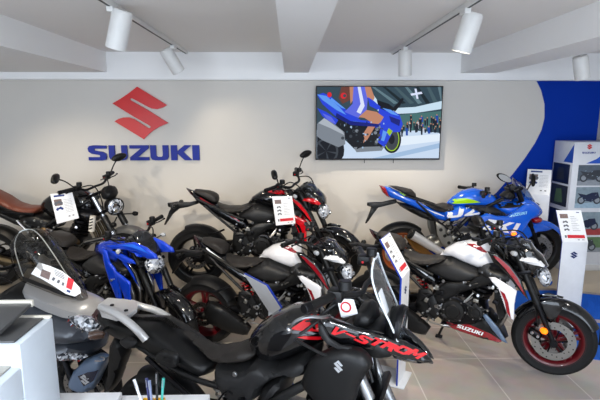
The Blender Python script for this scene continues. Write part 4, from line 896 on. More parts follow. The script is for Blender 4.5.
    ss = MB(); tube(ss, [(.6, .12, .26), (.52, .24, .02)], .011, BLK, 10, 0); ss.build('side_stand', t)
sportbike()
sheet('white price sheet hanging from the tank of the black and red motorcycle', [at_y(*p, 4.32) for p in ((272, 196.5), (292, 196), (295.5, 223.5), (276, 225.5))], 'band')

# ------------------------------------------------------------------ tall adventure motorcycle in the foreground
FV = Frame(-.72, 2.34, -.388, 0)
def adventure():
    t = thing('motorcycle', 'black and red adventure motorcycle with silver rear rack in the foreground', 'motorcycle', (FV.x, FV.y, 0), FV.h, GROUP)
    B, body, deco = kit(t); WBv = 1.43; N = -.15
    rear_end(t, WBv, RIMK, .31, .075); wheel(t, 'front_wheel', WBv, .31, .31, .055, RIMK, 2, dr=.15)
    F_ = .085
    body('seat', FV([(133, 317, 0), (139, 313.5, F_), (150, 315, F_), (163, 317.5, F_), (180, 320.5, F_), (195, 323.5, F_), (205, 331, F_), (214, 337.5, F_), (228, 341, F_), (241, 339.5, F_), (253, 334.5, F_), (256, 345, 0), (253, 355, N), (248, 365, N), (240, 371, N), (222, 372.5, N), (205, 370.5, N), (187, 361, N), (167, 343.5, N), (147, 329, N)]), 0, .15, .055, SEAT, tx=[(0, .8), (.25, 1), (.6, 1), (.85, .85), (1, .75)], pw=2.2, res=.02)
    body('fuel_tank', FV([(250, 340), (254, 330), (263, 320), (276, 311), (292, 305.5), (306, 305), (318, 308), (328, 318), (333, 334, -.1), (334, 346, N), (318, 352, N), (300, 360, N), (285, 367, N), (268, 372, N), (252, 371, N), (247, 356, -.1)]), 0, .17, .13, GBK, tx=[(0, .75), (.35, 1), (1, .9)], res=.025)
    deco('tank_graphic', 'fuel_tank', [FV([(289, 330.5, -.15), (300, 324, -.14), (307, 320.5, -.13), (316, 329.5, -.15), (324, 339.5, -.15), (310, 335.5, -.15)]), FV([(296, 338.5, -.15), (303, 338, -.15), (315, 342, -.15), (328, 345.5, -.16), (318, 347.5, -.16), (307, 344, -.16)])], RTX)
    body('side_panel', FV([(205, 371.5, N), (222, 374, N), (243, 372.5, N), (252, 364, N), (268, 372, N), (285, 367, N), (303, 360, N), (310, 371, N), (298, 384, N), (282, 380, N), (270, 384, N), (258, 392, N), (252, 408, N), (226, 404, N), (215, 388, N)]), 0, .165, .04, DKG)
    pb = MB(); q = FV.tr(234.5, 374.5, N - .02); disc_cyl(pb, (q.x, -.168, q.z), (0, 1, 0), .012, .012, SIL, 12); pb.build('panel_bolt', B['side_panel'][1])
    body('lower_side_panel', FV([(254, 394, N), (270, 385, N), (281, 380, N), (281, 392, N), (275, 412, N), (258, 415, N)]), 0, .15, .03, DKG)
    # big dark shroud with a small silver emblem, one on each side
    for s in (-1, 1):
        mb = MB(); b = Body([(x, z) for x, y, z in FV([(309, 360), (318, 354), (331, 349), (345, 346.5), (360, 350), (370, 357), (373, 366), (366, 374), (360, 385), (355, 402), (340, 420), (322, 415), (312, 396), (300, 384)], -.19)], s * .18, .05, .06); b.mesh(mb, DKG if 0 else BLK, .025); so = mb.build('radiator_shroud', t)
        em = MB(); a, c = FV.tr(334.5, 370.5, -.22), FV.tr(344, 360, -.22)
        b.decal(em, [(a.x + u * (c.x - a.x), a.z + v * (c.z - a.z)) for u, v in EMB], mat('emblem_silver', (196, 198, 202), .3, metal=.5), .003, .015, side=s); em.build('emblem', so)
        fy = lambda px: -.19 + max(0, px - 318) / 115 * .165
        pts = FV([(x, y, fy(x)) for x, y in [(318, 319), (326, 317), (337, 322), (351, 326.5), (370, 331.5), (390, 337.5), (406, 343), (420, 350.5), (428, 357), (433.5, 364), (424, 363), (405, 359), (390, 355), (377, 352.5), (360, 348), (345, 347), (333, 344), (325, 338)]])
        x0_, x1_ = min(p[0] for p in pts), max(p[0] for p in pts)
        mb = MB(); b = Body([(x, z) for x, y, z in pts], s * .17, .026, .02, cy=(-s * .155 / (x1_ - x0_), 0)); b.mesh(mb, GBK, .025); so = mb.build('beak_fairing', t)
        lt = MB(); a, c = FV.tr(326, 333.5, -.2), FV.tr(418, 358.5, -.08)
        for poly in word(spell('V-STROM', 1.04), (a.x, a.z), (c.x, c.z), .040, .7):
            if s < 0: b.stick(lt, poly, RTX, s)
        if s < 0: lt.build('fairing_lettering', so)
        mb = MB(); b = Body([(x, z) for x, y, z in FV([(318, 322), (323, 325), (330, 338), (340, 344.5), (352, 347), (352, 352), (338, 349), (326, 343), (319, 333)], -.19)], s * .19, .012, .012); b.mesh(mb, DKG, .02); mb.build('fairing_trim', t)
    body('beak', FV([(390, 341), (406, 345), (421, 352), (433.5, 364), (420, 362), (400, 357), (390, 353)]), 0, .15, .1, GBK, tx=[(0, 1), (.6, .8), (1, .25)])
    # inner front: cowl frame, instrument, head lamp housing, wind screen
    body('cowl_frame', FV([(345, 322), (360, 316), (378, 320), (386, 327), (396, 340), (400, 350), (380, 350), (352, 344), (340, 334)]), 0, .12, .04, BLK)
    h = MB(); hp = FV.tr(399, 325, 0); ax = (1, -.05, -.12)
    prof = [(0, -.05), (.045, -.047), (.07, -.038), (.083, -.02), (.088, .0), (.088, .018), (.084, .02), (.08, .01)]
    lathe(h, prof, hp, ax, BLK, 32); ho = h.build('headlight_housing', t)
    l = MB(); lathe(l, [(.08, .012), (.06, .012), (.035, .013), (0, .014)], hp, ax, LEN, 32); l.build('headlight_lens', ho)
    rg = MB(); lathe(rg, [(.088, -.01), (.091, -.006), (.091, .006), (.088, .01)], hp, ax, MTL, 32); rg.build('headlight_bezel', ho)
    # screen: a curved clear sheet, leaning back, with a white edge
    G = glass('clear_screen', (236, 242, 246), .22); wsm = MB(); n = 12; rows = []
    ctr = [FV.tr(*p) for p in ((404, 334), (398, 312), (389, 290), (381, 270), (377, 257))]; wd = [.08, .10, .11, .095, .045]
    for p, w_ in zip(ctr, wd):
        rows.append([p + Vector((-.9 * (w_ * math.sin(a)) ** 2 * 2.6, w_ * math.sin(a), 0)) for a in [(-1 + 2 * k / n) * 1.35 for k in range(n + 1)]])
    V = [v for r in rows for v in r]; k = n + 1
    wsm.add(V, [(r * k + i, r * k + i + 1, (r + 1) * k + i + 1, (r + 1) * k + i) for r in range(len(rows) - 1) for i in range(n)], G)
    so = wsm.build('windscreen', t); md = so.modifiers.new('s', 'SOLIDIFY'); md.thickness = .004
    ed = MB(); loop = [r[0] for r in rows] + rows[-1][1:] + [r[-1] for r in reversed(rows[:-1])]; tube(ed, loop, .0045, mat('screen_edge', (222, 228, 232), .25), 8, 3); ed.build('screen_edge', so)
    lb = MB(); p = rows[1][3]; box(lb, -.002, .002, -.03, .03, -.05, .05, mat('card_white', (240, 240, 242), .35), 0, Matrix.Translation(rows[2][2] + Vector((.012, 0, -.02))) @ Matrix.Rotation(-.35, 4, 'Y')); lb.build('windscreen_sticker', so)
    # front suspension
    fork(t, (WBv, .31), (1.10, .98), .1, SIL, SIL)
    ff = MB(); fender_arc(ff, WBv, .31, .34, .075, math.radians(45), math.radians(140), BLK)
    for s in (-1, 1): Body([(WBv - .18, .5), (WBv - .06, .46), (WBv + .0, .55), (WBv + .02, .66), (WBv - .1, .665), (WBv - .22, .62)], s * .075, .012, .02).mesh(ff, SBL, .03)
    ff.build('front_mudguard', t)
    for s in (-1, 1): caliper(t, WBv - .13, .36, s * .085, .5)
    # bars, levers, card
    a = FV.tr(307, 308, -.40); bars(t, (a.x, a.z), (a.x + .13, a.z - .03), False, .40, BLK)
    hw = FV.tr
    hoses(t, [[hw(289 + 0, 329, -.40), hw(296, 321, -.41), hw(308, 317, -.40), hw(322, 317.5, -.36), hw(330, 316, -.3)]], .0065, SIL, 'lever')
    k = MB(); lathe(k, [(0, -.012), (.009, -.008), (.012, 0), (.009, .008), (0, .012)], hw(289, 329.5, -.40), (0, 1, 0), SIL, 14); k.build('lever_end', t)
    hoses(t, [[(.9, -.2, 1.1), (1.0, -.14, 1.16), (1.12, -.1, 1.1), (1.2, -.12, .9)], [(.92, -.12, 1.12), (1.05, -.02, 1.2), (1.15, .0, 1.05), (1.2, 0, .85)], [(.95, .1, 1.1), (1.06, .12, 1.17), (1.16, .06, 1.02)], [(.9, -.25, 1.1), (.98, -.22, 1.05), (1.08, -.2, 1.0), (1.14, -.2, .9)], [(.95, -.05, 1.1), (1.0, .02, 1.18), (1.1, .1, 1.12), (1.16, .1, .95)], [(.92, .2, 1.1), (1.02, .18, 1.16), (1.12, .12, 1.08), (1.2, .1, .9)]], .007)
    q = [hw(337, 299, -.08), hw(351, 299, -.08), hw(355, 313, -.08), hw(341, 317, -.08)]; cd = MB(); vs = q + [v + Vector((.01, .01, -.006)) for v in q]
    cd.add(vs, [(0, 1, 2, 3), (7, 6, 5, 4), (0, 4, 5, 1), (1, 5, 6, 2), (2, 6, 7, 3), (3, 7, 4, 0)], mat('card_white', (240, 240, 242), .35), False); nn = (q[1] - q[0]).cross(q[3] - q[0]).normalized(); nn = nn if nn.y < 0 else -nn
    cc = sum(q, Vector()) / 4; lathe(cd, [(.018, .0), (.024, .0), (.024, .003), (.018, .003)], cc, nn, mat('ink_red', (206, 30, 44), .5), 24, True); co_ = cd.build('ignition_card', t)
    body('instrument_cluster', FV([(352, 318), (362, 304), (374, 302), (380, 316), (368, 324)]), 0, .1, .03, BLK)
    # silver rear rack
    mb = MB(); P = [hw(98, 302.5, -.02), hw(108, 300, .08), hw(126, 301.5, .1), hw(138, 305.5, .1), hw(137, 310, .02), hw(128, 314, -.07), hw(116, 312, -.11), hw(101, 307.5, -.1)]
    zz = .955; prof = [(p.x, p.y) for p in P]; prism(mb, prof, -.012, .012, mat('rack_silver', (214, 214, 214), .3, metal=.5), Matrix(((1, 0, 0, 0), (0, 0, 1, 0), (0, 1, 0, zz), (0, 0, 0, 1))))
    ro = mb.build('rear_rack', t)
    for s, P2 in ((-1, [(101, 307, -.11), (114, 312.5, -.14), (128, 322, -.16), (139, 332, -.165), (146, 340, -.16)]), (1, [(130, 302.5, .11), (142, 306.5, .145), (156, 310.5, .16), (168, 317, .15)])):
        g = MB(); tube(g, [hw(*p) for p in P2], .02, mat('rack_silver', (214, 214, 214), .3, metal=.5), 14, 5); g.build('grab_rail', ro)
    for k, (px, py, c_) in enumerate(((112, 305, 0), (126, 309, -.03))): g = MB(); disc_cyl(g, Vector((hw(px, py, c_).x, c_, zz + .014)), (0, 0, 1), .011, .008, MTL, 12); g.build('rack_bolt', ro)
    body('tail_cowl', FV([(99, 309), (112, 311), (130, 318), (147, 330, -.12), (167, 345, -.13), (187, 362, -.14), (206, 373, -.14), (200, 384, -.12), (184, 378, -.12), (160, 366, -.12), (138, 350, -.1), (118, 332), (104, 320)]), 0, .13, .05, BLK, tx=[(0, .5), (.4, .9), (1, 1)])
    body('tail_light', FV([(96, 309), (104, 312), (107, 321), (100, 318)]), 0, .06, .02, RDK, res=.02)
    for (x0, y0, x1, y1) in ((156, 351, 178, 368), (120, 337, 136, 349)):
        mb = MB(); Body([(x, z) for x, y, z in FV([(x0, y0 + 3), (x0 + 6, y0), (x1, y0 + 5), (x1 - 2, y1), (x1 - 9, y1), (x0 - 2, y1 - 6)], -.16)], -.15, .02, .012).mesh(mb, DKG, .025)
        Body([(x, z) for x, y, z in FV([(x0 + 6, y0 + 5), (x1 - 5, y0 + 8), (x1 - 6, y1 - 4), (x0 + 4, y1 - 8)], -.17)], -.168, .006, .005).mesh(mb, BLK, .02); mb.build('luggage_mount', t)
    for s in (-1, 1):
        sg = MB(); a = hw(112, 325, -.06 if s < 0 else .0); p = Vector((a.x - .01, s * .17, a.z - .01)); tube(sg, [(a.x, s * .05, a.z), p], .008, BLK, 8, 0); lathe(sg, [(0, -.05), (.02, -.04), (.027, 0), (.02, .03), (0, .035)], p, (-1, s * .6, 0), mat('smoke_amber', (74, 52, 42), .2, coat=1), 14); sg.build('turn_signal', t)
    hg = MB(); Body([(-.3, .78), (-.24, .8), (-.2, .72), (-.3, .5), (-.36, .42), (-.38, .44), (-.34, .55)], 0, .05, .015).mesh(hg, BLK, .04); hg.build('number_plate_hanger', t)
    sub = MB()
    for s in (-1, 1): tube(sub, [(.5, s * .14, .72), (.25, s * .13, .74), (-.1, s * .1, .84)], .015, BLK); tube(sub, [(.5, s * .14, .5), (.3, s * .14, .62), (.02, s * .12, .78)], .014, MTL); tube(sub, [(1.05, s * .08, .92), (.8, s * .16, .76), (.56, s * .17, .52), (.52, s * .15, .4)], .024, BLK)
    sub.build('frame', t)
    engine(t, .76, .46, ALU, MTL, 1.0); small_stuff(t, (.5, 1.05, .4, .74, -.18), 40, 13)
    ex = MB(); tube(ex, [(.5, -.16, .3), (.3, -.2, .38), (.12, -.22, .46)], .03, MTL, 14, 4); tube(ex, [(.12, -.22, .46), (-.16, -.23, .558)], .055, BLK, 20, 0); disc_cyl(ex, (-.17, -.23, .562), (-1, 0, .35), .04, .03, SIL, 18); ex.build('exhaust_muffler', t)
    ss = MB(); tube(ss, [(.6, .14, .26), (.5, .27, .02)], .011, BLK, 10, 0); ss.build('side_stand', t)
adventure()

# ------------------------------------------------------------------ grey scooter at the left
FC = Frame(-2.85, 3.30, -.30, 0)
def scooter():
    t = thing('scooter', 'grey scooter with tall clear windscreen carrying a price card, left foreground', 'scooter', (FC.x, FC.y, 0), FC.h, GROUP)
    B, body, deco = kit(t); GR = mat('graphite_paint', (58, 62, 70), .3, coat=.6, metal=.2); GL = mat('light_graphite_paint', (158, 157, 157), .3, coat=.5, metal=.3); WBc = 1.55
    wheel(t, 'rear_wheel', 0, .26, .26, .07, RIMK, 1, dr=.1); wheel(t, 'front_wheel', WBc, .27, .27, .06, RIMK, 2, dr=.12)
    body('front_panel', FC([(24, 279), (35, 283), (50, 289), (68, 297), (86, 304), (99, 314), (104, 326), (90, 321), (72, 317), (56, 311), (44, 305), (32, 301), (27, 292)], -.05), 0, .25, .16, GL)
    body('front_cowl', FC([(20, 290), (32, 300), (44, 305), (58, 311), (74, 317), (94, 322), (104, 328), (102, 336), (88, 343), (70, 344), (52, 340), (30, 334), (10, 322), (2, 305)], -.1), 0, .28, .16, GR)
    for s in (-1,): body('headlight', FC([(66, 317), (78, 316.5), (92, 320), (100, 326), (95, 333), (84, 331), (74, 325)], -.24), -.225 if s < 0 else .10, .05, .05, LEN, res=.02)
    hl = MB()
    rr = random.Random(4)
    b, o = B['headlight']
    for k in range(26):
        px, py = rr.uniform(69, 92), 0; py = 318.5 + (px - 69) * .34 + rr.uniform(-1, 5); q = FC.tr(px, py, -.22); b.decal(hl, [(q.x + .008 * math.cos(a), q.z + .008 * math.sin(a)) for a in (0, 1.6, 3.1, 4.7)], rr.choice([RDK, RLN, MIRG, HOLE]), .003)
    hl.build('lens_sparkle', o)  # coloured flecks painted on the lens as its reddish sparkle
    body('lower_cowl', FC([(30, 334), (52, 338), (70, 344), (82, 350), (89, 357), (82, 362), (70, 362), (54, 366), (40, 385), (10, 380), (0, 340)], -.15), 0, .26, .14, GR)
    for s in (-1,): body('position_light', FC([(56, 355), (64, 353.5), (80, 355), (87, 357), (80, 360.5), (66, 361), (56, 361)], -.24), -.23 if s < 0 else .12, .035, .03, LEN, res=.02)
    b, o = B['position_light']; hl = MB()
    for k in range(18):
        px = rr.uniform(57, 83); q = FC.tr(px, 357.5 + rr.uniform(-2, 2), -.22); b.decal(hl, [(q.x + .007 * math.cos(a), q.z + .007 * math.sin(a)) for a in (0, 1.6, 3.1, 4.7)], rr.choice([RDK, RLN, HOLE]), .003)
    hl.build('lens_sparkle', o)  # same painted flecks, imitating glints in the lower lamp
    body('front_mudguard', FC([(70, 383), (77, 368), (86, 359), (98, 354), (109, 356), (105, 367), (100, 378), (94, 389), (80, 391)], -.12), -.12, .06, .05, SBL)
    b, o = B['front_mudguard']; em = MB(); a = FC.tr(81, 384, -.18); c = FC.tr(89, 375, -.18)
    b.decal(em, FC([(78, 376, -.18), (88, 372, -.18), (97, 371, -.18), (92, 382, -.18), (84, 386, -.18)]), mat('deep_navy', (16, 24, 52), .2, coat=1), .002); b.decal(em, [(a.x + u * (c.x - a.x), a.z + v * (c.z - a.z)) for u, v in EMB], mat('emblem_silver', (196, 198, 202), .3, metal=.5), .004, .012); em.build('emblem', o)
    pp = MB(); b.decal(pp, FC([(97, 355, -.18), (107.5, 356.5, -.18), (103, 364, -.18), (93, 362, -.18)]), mat('beige_gloss', (170, 156, 146), .3), .003); pp.build('mudguard_tip', o)
    fk = MB()
    for s in (-1, 1): tube(fk, [(WBc, s * .09, .27), (WBc - .2, s * .08, .75)], .022, MTL)
    fk.build('fork_leg', t)
    # windscreen, swollen like the cowl it stands on
    W = FC([(24, 279), (19.5, 266), (15, 250), (15.5, 240), (20, 232), (27, 229.5), (34, 230.5), (42, 238), (52, 252), (65, 272), (76, 288), (87, 304), (68, 297), (50, 289), (35, 283)], -.02)
    body('windscreen', W, 0, .12, .10, glass('smoked_screen', (206, 204, 200), .07))
    b, o = B['windscreen']; cd = MB(); CWT = mat('card_white', (240, 240, 242), .35); q_ = -.13
    lay = [([(31, 274), (39, 262.5), (50, 266), (62, 271), (71, 278), (80, 288), (81, 293), (75, 296.5), (66, 294), (52, 285), (40, 278)], CWT), ([(42, 269), (51, 272.5), (49, 280), (40, 276)], INKP), ([(68, 277), (74, 280), (71.5, 290), (66, 287.5)], INKR), ([(53, 277), (55.5, 278), (54, 281), (51.5, 280)], INK), ([(58, 279.5), (60.5, 280.5), (59, 283.5), (56.5, 282.5)], INK), ([(62.5, 282), (64.5, 283), (63.5, 286), (61.5, 285)], INK), ([(67, 289.5), (70.5, 291), (70, 293), (66.5, 291.5)], INKB)]
    lay += [([(54 + k * .3, 269.5 + k * 1.6), (64 + k * .3, 274 + k * 1.7), (64 + k * .3, 274.6 + k * 1.7), (54 + k * .3, 270.1 + k * 1.6)], INK) for k in range(4)]
    b.card(cd, FC, lay); cd = cd.build('price_card', o)
    st = MB(); b.decal(st, FC([(33.5, 243, -.12), (37, 241.8, -.12), (42.5, 248.5, -.12), (40.5, 251, -.12)]), mat('lilac_sticker', (206, 204, 246), .3, emit=(206, 204, 246), estr=0), .006, .015); st.build('windscreen_sticker', o)
    bs = MB(); b.decal(bs, FC([(25, 275, -.1), (36, 279, -.1), (50, 285, -.1), (64, 293, -.1), (78, 299, -.08), (86, 303.5, -.04), (68, 297.5, -.08), (50, 289.5, -.1), (35, 283.5, -.1), (25, 279.5, -.1)]), BLK, .005); bs.build('screen_base', o)
    se = MB(); tube(se, FC([(24, 279, -.1), (19.5, 266, -.06), (15, 250, -.03), (15.5, 240), (20, 232), (27, 229.5), (34, 230.5), (42, 238), (52, 252), (65, 272), (76, 288), (87, 304)]), .0035, mat('screen_edge', (222, 228, 232), .25), 6, 3); se.build('screen_edge', o)
    # dark cockpit, bar, seat, body behind
    body('dashboard', FC([(2, 300), (12, 288), (24, 280), (40, 286), (52, 300), (30, 304), (12, 306)], 0), 0, .18, .06, BLK)
    bars(t, (1.02, 1.08), (1.1, 1.05), True, .34, BLK, BLK)
    body('seat', [(-.25, .86), (-.1, .9), (.2, .86), (.32, .8), (.6, .78), (.66, .7), (.5, .62), (.1, .64), (-.2, .74)], 0, .17, .06, SEAT)
    body('rear_body', [(-.42, .82), (-.2, .74), (.1, .64), (.5, .62), (.7, .55), (.72, .3), (.5, .24), (.2, .4), (-.1, .55), (-.35, .66)], 0, .2, .1, GR)
    body('leg_shield', [(.72, .3), (.7, .42), (.95, .4), (1.05, .62), (1.15, .9), (1.3, .8), (1.35, .5), (1.25, .26), (1.0, .18), (.75, .2)], 0, .24, .1, GR)
    mirrors(t, (1.25, -.2, 1.0), (1.2, -.34, 1.08), .07, .04, far=False)
    ss = MB(); tube(ss, [(.5, .12, .26), (.4, .22, .02)], .011, BLK, 10, 0); ss.build('side_stand', t)
scooter()

# ------------------------------------------------------------------ folded display stands
SW = mat('stand_white', (238, 240, 244), .3); SBE = mat('stand_blue_edge', (24, 60, 170), .3); SGB = mat('stand_grey_back', (236, 236, 238), .4)
def stand(label, foot, rz, w=.30, h=.95, lean=.42, dy=.20, back=None, kind='band', dark=BLKT):
    """upright white slab with a tilted panel on top; front towards local -y"""
    t = thing('display_stand', label, 'display stand', (foot[0], foot[1], foot[2] if len(foot) > 2 else 0), rz, 'white display stands')
    th = .012; prof = [(0, 0), (0, h), (dy, h + lean), (dy + th, h + lean - .003), (th, h - .003), (th, 0)]
    mb = MB(); Vx = []
    for x in (-w / 2, w / 2): Vx += [(x, y, z) for y, z in prof]
    mb.add(Vx, [(0, 1, 7, 6), (1, 2, 8, 7)], SW, False); mb.add(Vx, [(4, 5, 11, 10), (3, 4, 10, 9)], back or SW, False)
    mb.add(Vx, [(0, 5, 4, 1), (1, 4, 3, 2), (6, 7, 10, 11), (7, 8, 9, 10), (2, 3, 9, 8), (0, 6, 11, 5)], SBE, False); mb.build('panel', t)
    b = MB(); box(b, -w / 2 - .01, w / 2 + .01, -.05, .22, -.0, .012, SW, .003); b.build('base_plate', t)
    f = lambda u, v, k=0: Vector((-w / 2 + u * w, 0, 0)) + Vector((0, dy, h + lean)).lerp(Vector((0, 0, h)), v) + Vector((0, -lean, dy)).normalized() * k
    pr = MB(); printing(pr, f, kind); pr.build('printed_sheet', t)
    em = MB(); flat(em, [(-.035 + u * .07, h - .16 + v * .07) for u, v in EMB], -.002, mat('emblem_navy', (24, 44, 100), .35)); em.build('emblem', t)
    return t
HS, LS, DS = .86, .27, .165
p = at_y(575, 244.5, 4.1); stand('white display stand with red price band at the right, behind the front wheel', (p.x, 4.1), -.05, .235, HS, LS, DS)
p = at_y(406, 273.5, 3.25); stand('white display stand in the middle with tilted price panel and navy emblem', (p.x, 3.25), 1.08, .235, HS, LS, DS)
# the stand seen from behind, blue edged, between two motorcycles
p = at_y(257, 283, 2.42); stand('grey-backed display stand with blue edges left of the middle, seen from behind', (p.x + .13, 2.52), 2.2, .235, HS, LS, DS, back=SGB)
p = at_y(537, 200, 5.12); stand('white display stand on the platform behind the blue sport motorcycle', (p.x, 5.12, PZ), -.5, .25, HS, LS, DS, kind='spec')

# ------------------------------------------------------------------ poster tower
def tower():
    x0 = at_y(573, 150, 5.0).x; x1 = XR - .03; y0, y1 = 4.98, 5.36; zt = at_y(573, 142, 5.0).z; zb = at_y(573, 164, 5.0).z
    t = thing('poster_tower', 'square poster tower with white branded header and motorcycle photos at the right', 'display tower', (x0, y0, PZ))
    mb = MB(); box(mb, 0, x1 - x0, 0, y1 - y0, 0, zt - PZ, mat('tower_white', (214, 218, 226), .45), .004); mb.build('body', t)
    X = lambda px: at_y(px, 200, y0).x - x0; Z = lambda py: at_y(585, py, y0).z - PZ
    navy, sky, dk, gn, gy2, rd = [mat('poster_' + n, c, .35, var=.3, vscale=30) for n, c in (('navy', (20, 34, 66)), ('sky', (150, 176, 196)), ('dark', (52, 58, 68)), ('green', (90, 120, 84)), ('grey', (140, 148, 158)), ('red', (160, 60, 64)))]; blb = mat('header_blue', (30, 84, 190), .4)
    h = MB(); flat(h, [(X(600), Z(152)), (X(612), Z(146)), (X(612), Z(163.5)), (X(582), Z(163.5)), (X(592), Z(159))], -.002, blb)
    a = (X(581), Z(149.5)); b = (X(586.5), Z(144)); flat(h, [(a[0] + u * (b[0] - a[0]), a[1] + v * (b[1] - a[1])) for u, v in EMB], -.0025, SRED)
    for poly in word(SUZ, (X(577), Z(153.5)), (X(590), Z(153.5)), Z(151.8) - Z(153.5)): flat(h, poly, -.0025, SBLUE)
    h.build('header_panel', t)
    def photo(y_a, y_b, bg, ground, bikecol, seed):
        p = MB(); flat(p, [(X(575), Z(y_b)), (X(606), Z(y_b)), (X(606), Z(y_a)), (X(575), Z(y_a))], -.002, bg); flat(p, [(X(575), Z(y_b)), (X(606), Z(y_b)), (X(606), Z(y_b) + .3 * (Z(y_a) - Z(y_b))), (X(575), Z(y_b) + .22 * (Z(y_a) - Z(y_b)))], -.0025, ground)
        cx, cz, s = X(589), (Z(y_a) + Z(y_b)) / 2, .09; r_ = random.Random(seed)
        for d in (-1, 1): flat(p, [(cx + d * s + .045 * math.cos(k), cz - .03 + .045 * math.sin(k)) for k in [2 * PI * i / 16 for i in range(16)]], -.003, dk); flat(p, [(cx + d * s + .028 * math.cos(k), cz - .03 + .028 * math.sin(k)) for k in [2 * PI * i / 12 for i in range(12)]], -.0035, gy2)
        flat(p, [(cx - .14, cz + .05), (cx - .04, cz + .03), (cx + .02, cz + .055), (cx + .09, cz + .06), (cx + .11, cz + .0), (cx + .02, cz - .05), (cx - .06, cz - .03)], -.004, bikecol)
        for i in range(6): u, v = r_.uniform(-.12, .12), r_.uniform(-.05, .06); flat(p, [(cx + u, cz + v), (cx + u + .02, cz + v + .004), (cx + u + .016, cz + v + .012)], -.0045, r_.choice([sky, gy2, navy]))
        p.build('photo_poster', t)
    PA, PB_ = mat('poster_slate', (84, 96, 110), .35, var=.5, vscale=25), mat('poster_haze', (128, 146, 158), .35, var=.4, vscale=22)
    photo(165, 185.5, PA, gy2, dk, 1); photo(187, 208, PB_, sky, navy, 2); photo(212, 235, PB_, rd, navy, 3); photo(237, 252, gn, gy2, dk, 4)
    s = MB(); L = y1 - y0
    for i, (a_, b_) in enumerate(((165, 185), (187, 208), (212, 235))):
        za, zb_ = Z(a_), Z(b_); s.add([(-.002, .04, zb_), (-.002, L - .02, zb_), (-.002, L - .02, za), (-.002, .04, za)], [(0, 1, 2, 3)], (navy, dk, navy)[i], False)
        s.add([(-.003, .12, zb_ + .04), (-.003, L - .1, zb_ + .03), (-.003, L - .12, za - .05), (-.003, .16, za - .04)], [(0, 1, 2, 3)], (dk, gn, dk)[i], False)
    s.add([(-.002, .0, Z(163)), (-.002, L * .45, Z(163)), (-.002, 0, Z(144))], [(0, 1, 2)], blb, False); s.build('side_poster', t)
    k = MB(); box(k, -.01, x1 - x0 + .01, -.012, y1 - y0, 0, .07, SKR, .003); k.build('plinth', t)
tower()
# chair at the right edge
def chair():
    t = thing('chair', 'black tubular sled-base chair with blue seat at the right edge', 'chair', (3.02, 3.62, .0135), .3)
    f = MB()
    for s in (-1, 1): tube(f, [(s * .2, .22, .46), (s * .22, .2, .03), (s * .22, .17, .012), (s * .22, -.17, .012), (s * .22, -.21, .03), (s * .2, -.22, .46), (s * .19, .2, .47), (s * .19, .27, .85)], .011, BLK, 10, 4)
    f.build('frame', t); s_ = MB(); box(s_, -.22, .22, -.24, .2, .47, .53, mat('chair_blue', (30, 80, 190), .7, bump=.3), .02); s_.build('seat', t)
    b = MB(); box(b, -.2, .2, .26, .29, .66, .9, BLK, .012); b.build('backrest', t)
chair()

# ------------------------------------------------------------------ counter, printer, pens
CW = mat('counter_white', (236, 236, 238), .35); PRW = mat('printer_white', (214, 222, 230), .4); PRG = mat('printer_grey', (74, 74, 74), .3); CRM = mat('cream_plastic', (226, 220, 206), .4)
TZC = 1.10; q = at_z(210, 394, TZC); yb = q.y
mb = MB(); box(mb, -1.5, q.x, .35, yb, TZC - .04, TZC, CW, .003); o = mb.build('counter_top')
t = thing('counter', 'white counter at the bottom edge carrying the printer and pens', 'counter', (-.9, .9, 0)); o.parent = t; o.matrix_parent_inverse = Matrix.Translation((.9, -.9, 0))
mb = MB(); box(mb, -.6 + .02, q.x + .9 - .04, -.5, yb - .9 - .03, 0, TZC - .04, CW, .003); mb.build('counter_body', t)
def printer():
    t = thing('printer', 'white multifunction printer with grey lid on the counter at the left', 'printer', (-.95, 1.16, TZC), .0)
    xr = at_z(53, 317, 1.40); yb_ = xr.y; yf = at_z(25, 345, 1.40).y; x = xr.x + .95; L0, L1 = yf - 1.16, yb_ - 1.16
    b = MB(); box(b, -.3, x, L0, L1, .0, .30, PRW, .006); b.build('body', t)
    tr_ = MB(); box(tr_, -.3, x - .004, L0 - .10, L0 + .01, .0, .235, PRW, .006); box(tr_, -.3, x - .03, L0 - .095, L0, .236, .24, mat('tray_beige', (176, 172, 162), .5), 0); tr_.build('paper_tray', t)
    g = MB(); box(g, -.3, x - .02, L0 + .01, L1 - .015, .30, .306, PRG, .002); g.build('scanner_glass', t)
    e = MB(); box(e, -.3, x - .002, L1 - .014, L1, .30, .308, CRM, .002); e.build('rear_edge', t)
    l = MB(); M = Matrix.Translation((x - .062, L0 + .02, .318)) @ Matrix.Rotation(.10, 4, 'X'); box(l, -.26, 0, 0, .17, 0, .012, PRG, .003, M); box(l, -.26, .003, .158, .172, -.002, .018, CRM, .003, M); l.build('scanner_lid', t)
    s = MB(); box(s, -.3, x - .13, L0 - .003, L0 + .004, .255, .285, HOLE, 0); s.build('paper_slot', t)
printer()
a = at_z(52, 382, 1.13)
mb = MB(); p = at_z(57, 391, TZC); box(mb, p.x - .03, p.x + .022, yb - .075, yb - .01, TZC, TZC + .035, CRM, .003); tag(mb.build('small_box'), 'small cream box beside the printer on the counter', 'box')
p0 = at_z(60, 392, TZC + .022); p1 = at_z(122, 392, TZC + .022)
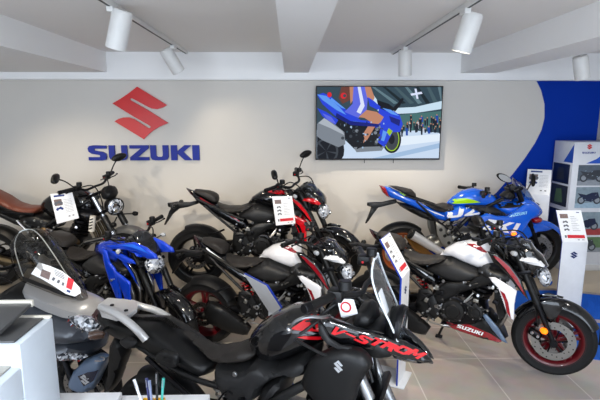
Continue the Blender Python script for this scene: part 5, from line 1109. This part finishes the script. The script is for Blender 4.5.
mb = MB(); box(mb, p0.x, p1.x, p1.y - .25, p1.y, TZC, TZC + .022, CW, .002); box(mb, p0.x + .06, p0.x + .12, p1.y - .0505, p1.y - .045, TZC + .0222, TZC + .0226, INKR, 0); tag(mb.build('paper_stack'), 'flat stack of white paper lying on the counter before the printer', 'paper')
def pens():
    c = at_z(154, 402, TZC + .045); cx, cy_ = c.x, c.y - .01
    t = thing('pen_cup', 'small yellow pen holder at the counter edge', 'pen holder', (cx, cy_, TZC)); Y = mat('yellow_plastic', (232, 178, 24), .4)
    mb = MB()
    for dx in (-.017, .017):
        d = dx
        box(mb, d - .015, d + .015, -.018, -.0155, 0, .055, Y, .001); box(mb, d - .015, d + .015, .0155, .018, 0, .055, Y, .001); box(mb, d - .016, d - .0135, -.018, .018, 0, .055, Y, .001); box(mb, d + .0135, d + .016, -.018, .018, 0, .055, Y, .001)
    box(mb, -.032, .032, -.018, .018, 0, .004, Y, .001); mb.build('cup', t)
    for i, (n, col, dx, dy, lx, ly, h, lab) in enumerate((('pen', (226, 228, 232), -.022, .0, -.03, 0, .12, 'white pen leaning left in the yellow holder'), ('pen', (40, 44, 92), -.012, .006, -.008, .01, .115, 'dark blue pen in the yellow holder'), ('pen', (24, 24, 28), .012, -.004, .006, 0, .145, 'tall black pen standing in the yellow holder'), ('pen', (60, 160, 150), .02, .006, .014, .0, .12, 'teal-capped pen at the right of the yellow holder'), ('pen', (120, 130, 160), -.001, .0, -.004, -.006, .12, 'greyish blue pen in the middle of the yellow holder'))):
        p = MB(); a = Vector((cx + dx, cy_ + dy, TZC + .006)); b = a + Vector((lx, ly, h)); tube(p, [a, a.lerp(b, .75)], .0038, mat('pen_%d' % i, col, .35), 10, 0); tube(p, [a.lerp(b, .74), b], .0045, mat('pen_%d' % i, col, .35), 10, 0); tube(p, [a.lerp(b, .78) + Vector((0, -.006, 0)), b + Vector((0, -.006, -.002))], .0012, SIL, 6, 0)
        tag(p.build('pen'), lab, 'pen', 'pens in the yellow holder')
pens()
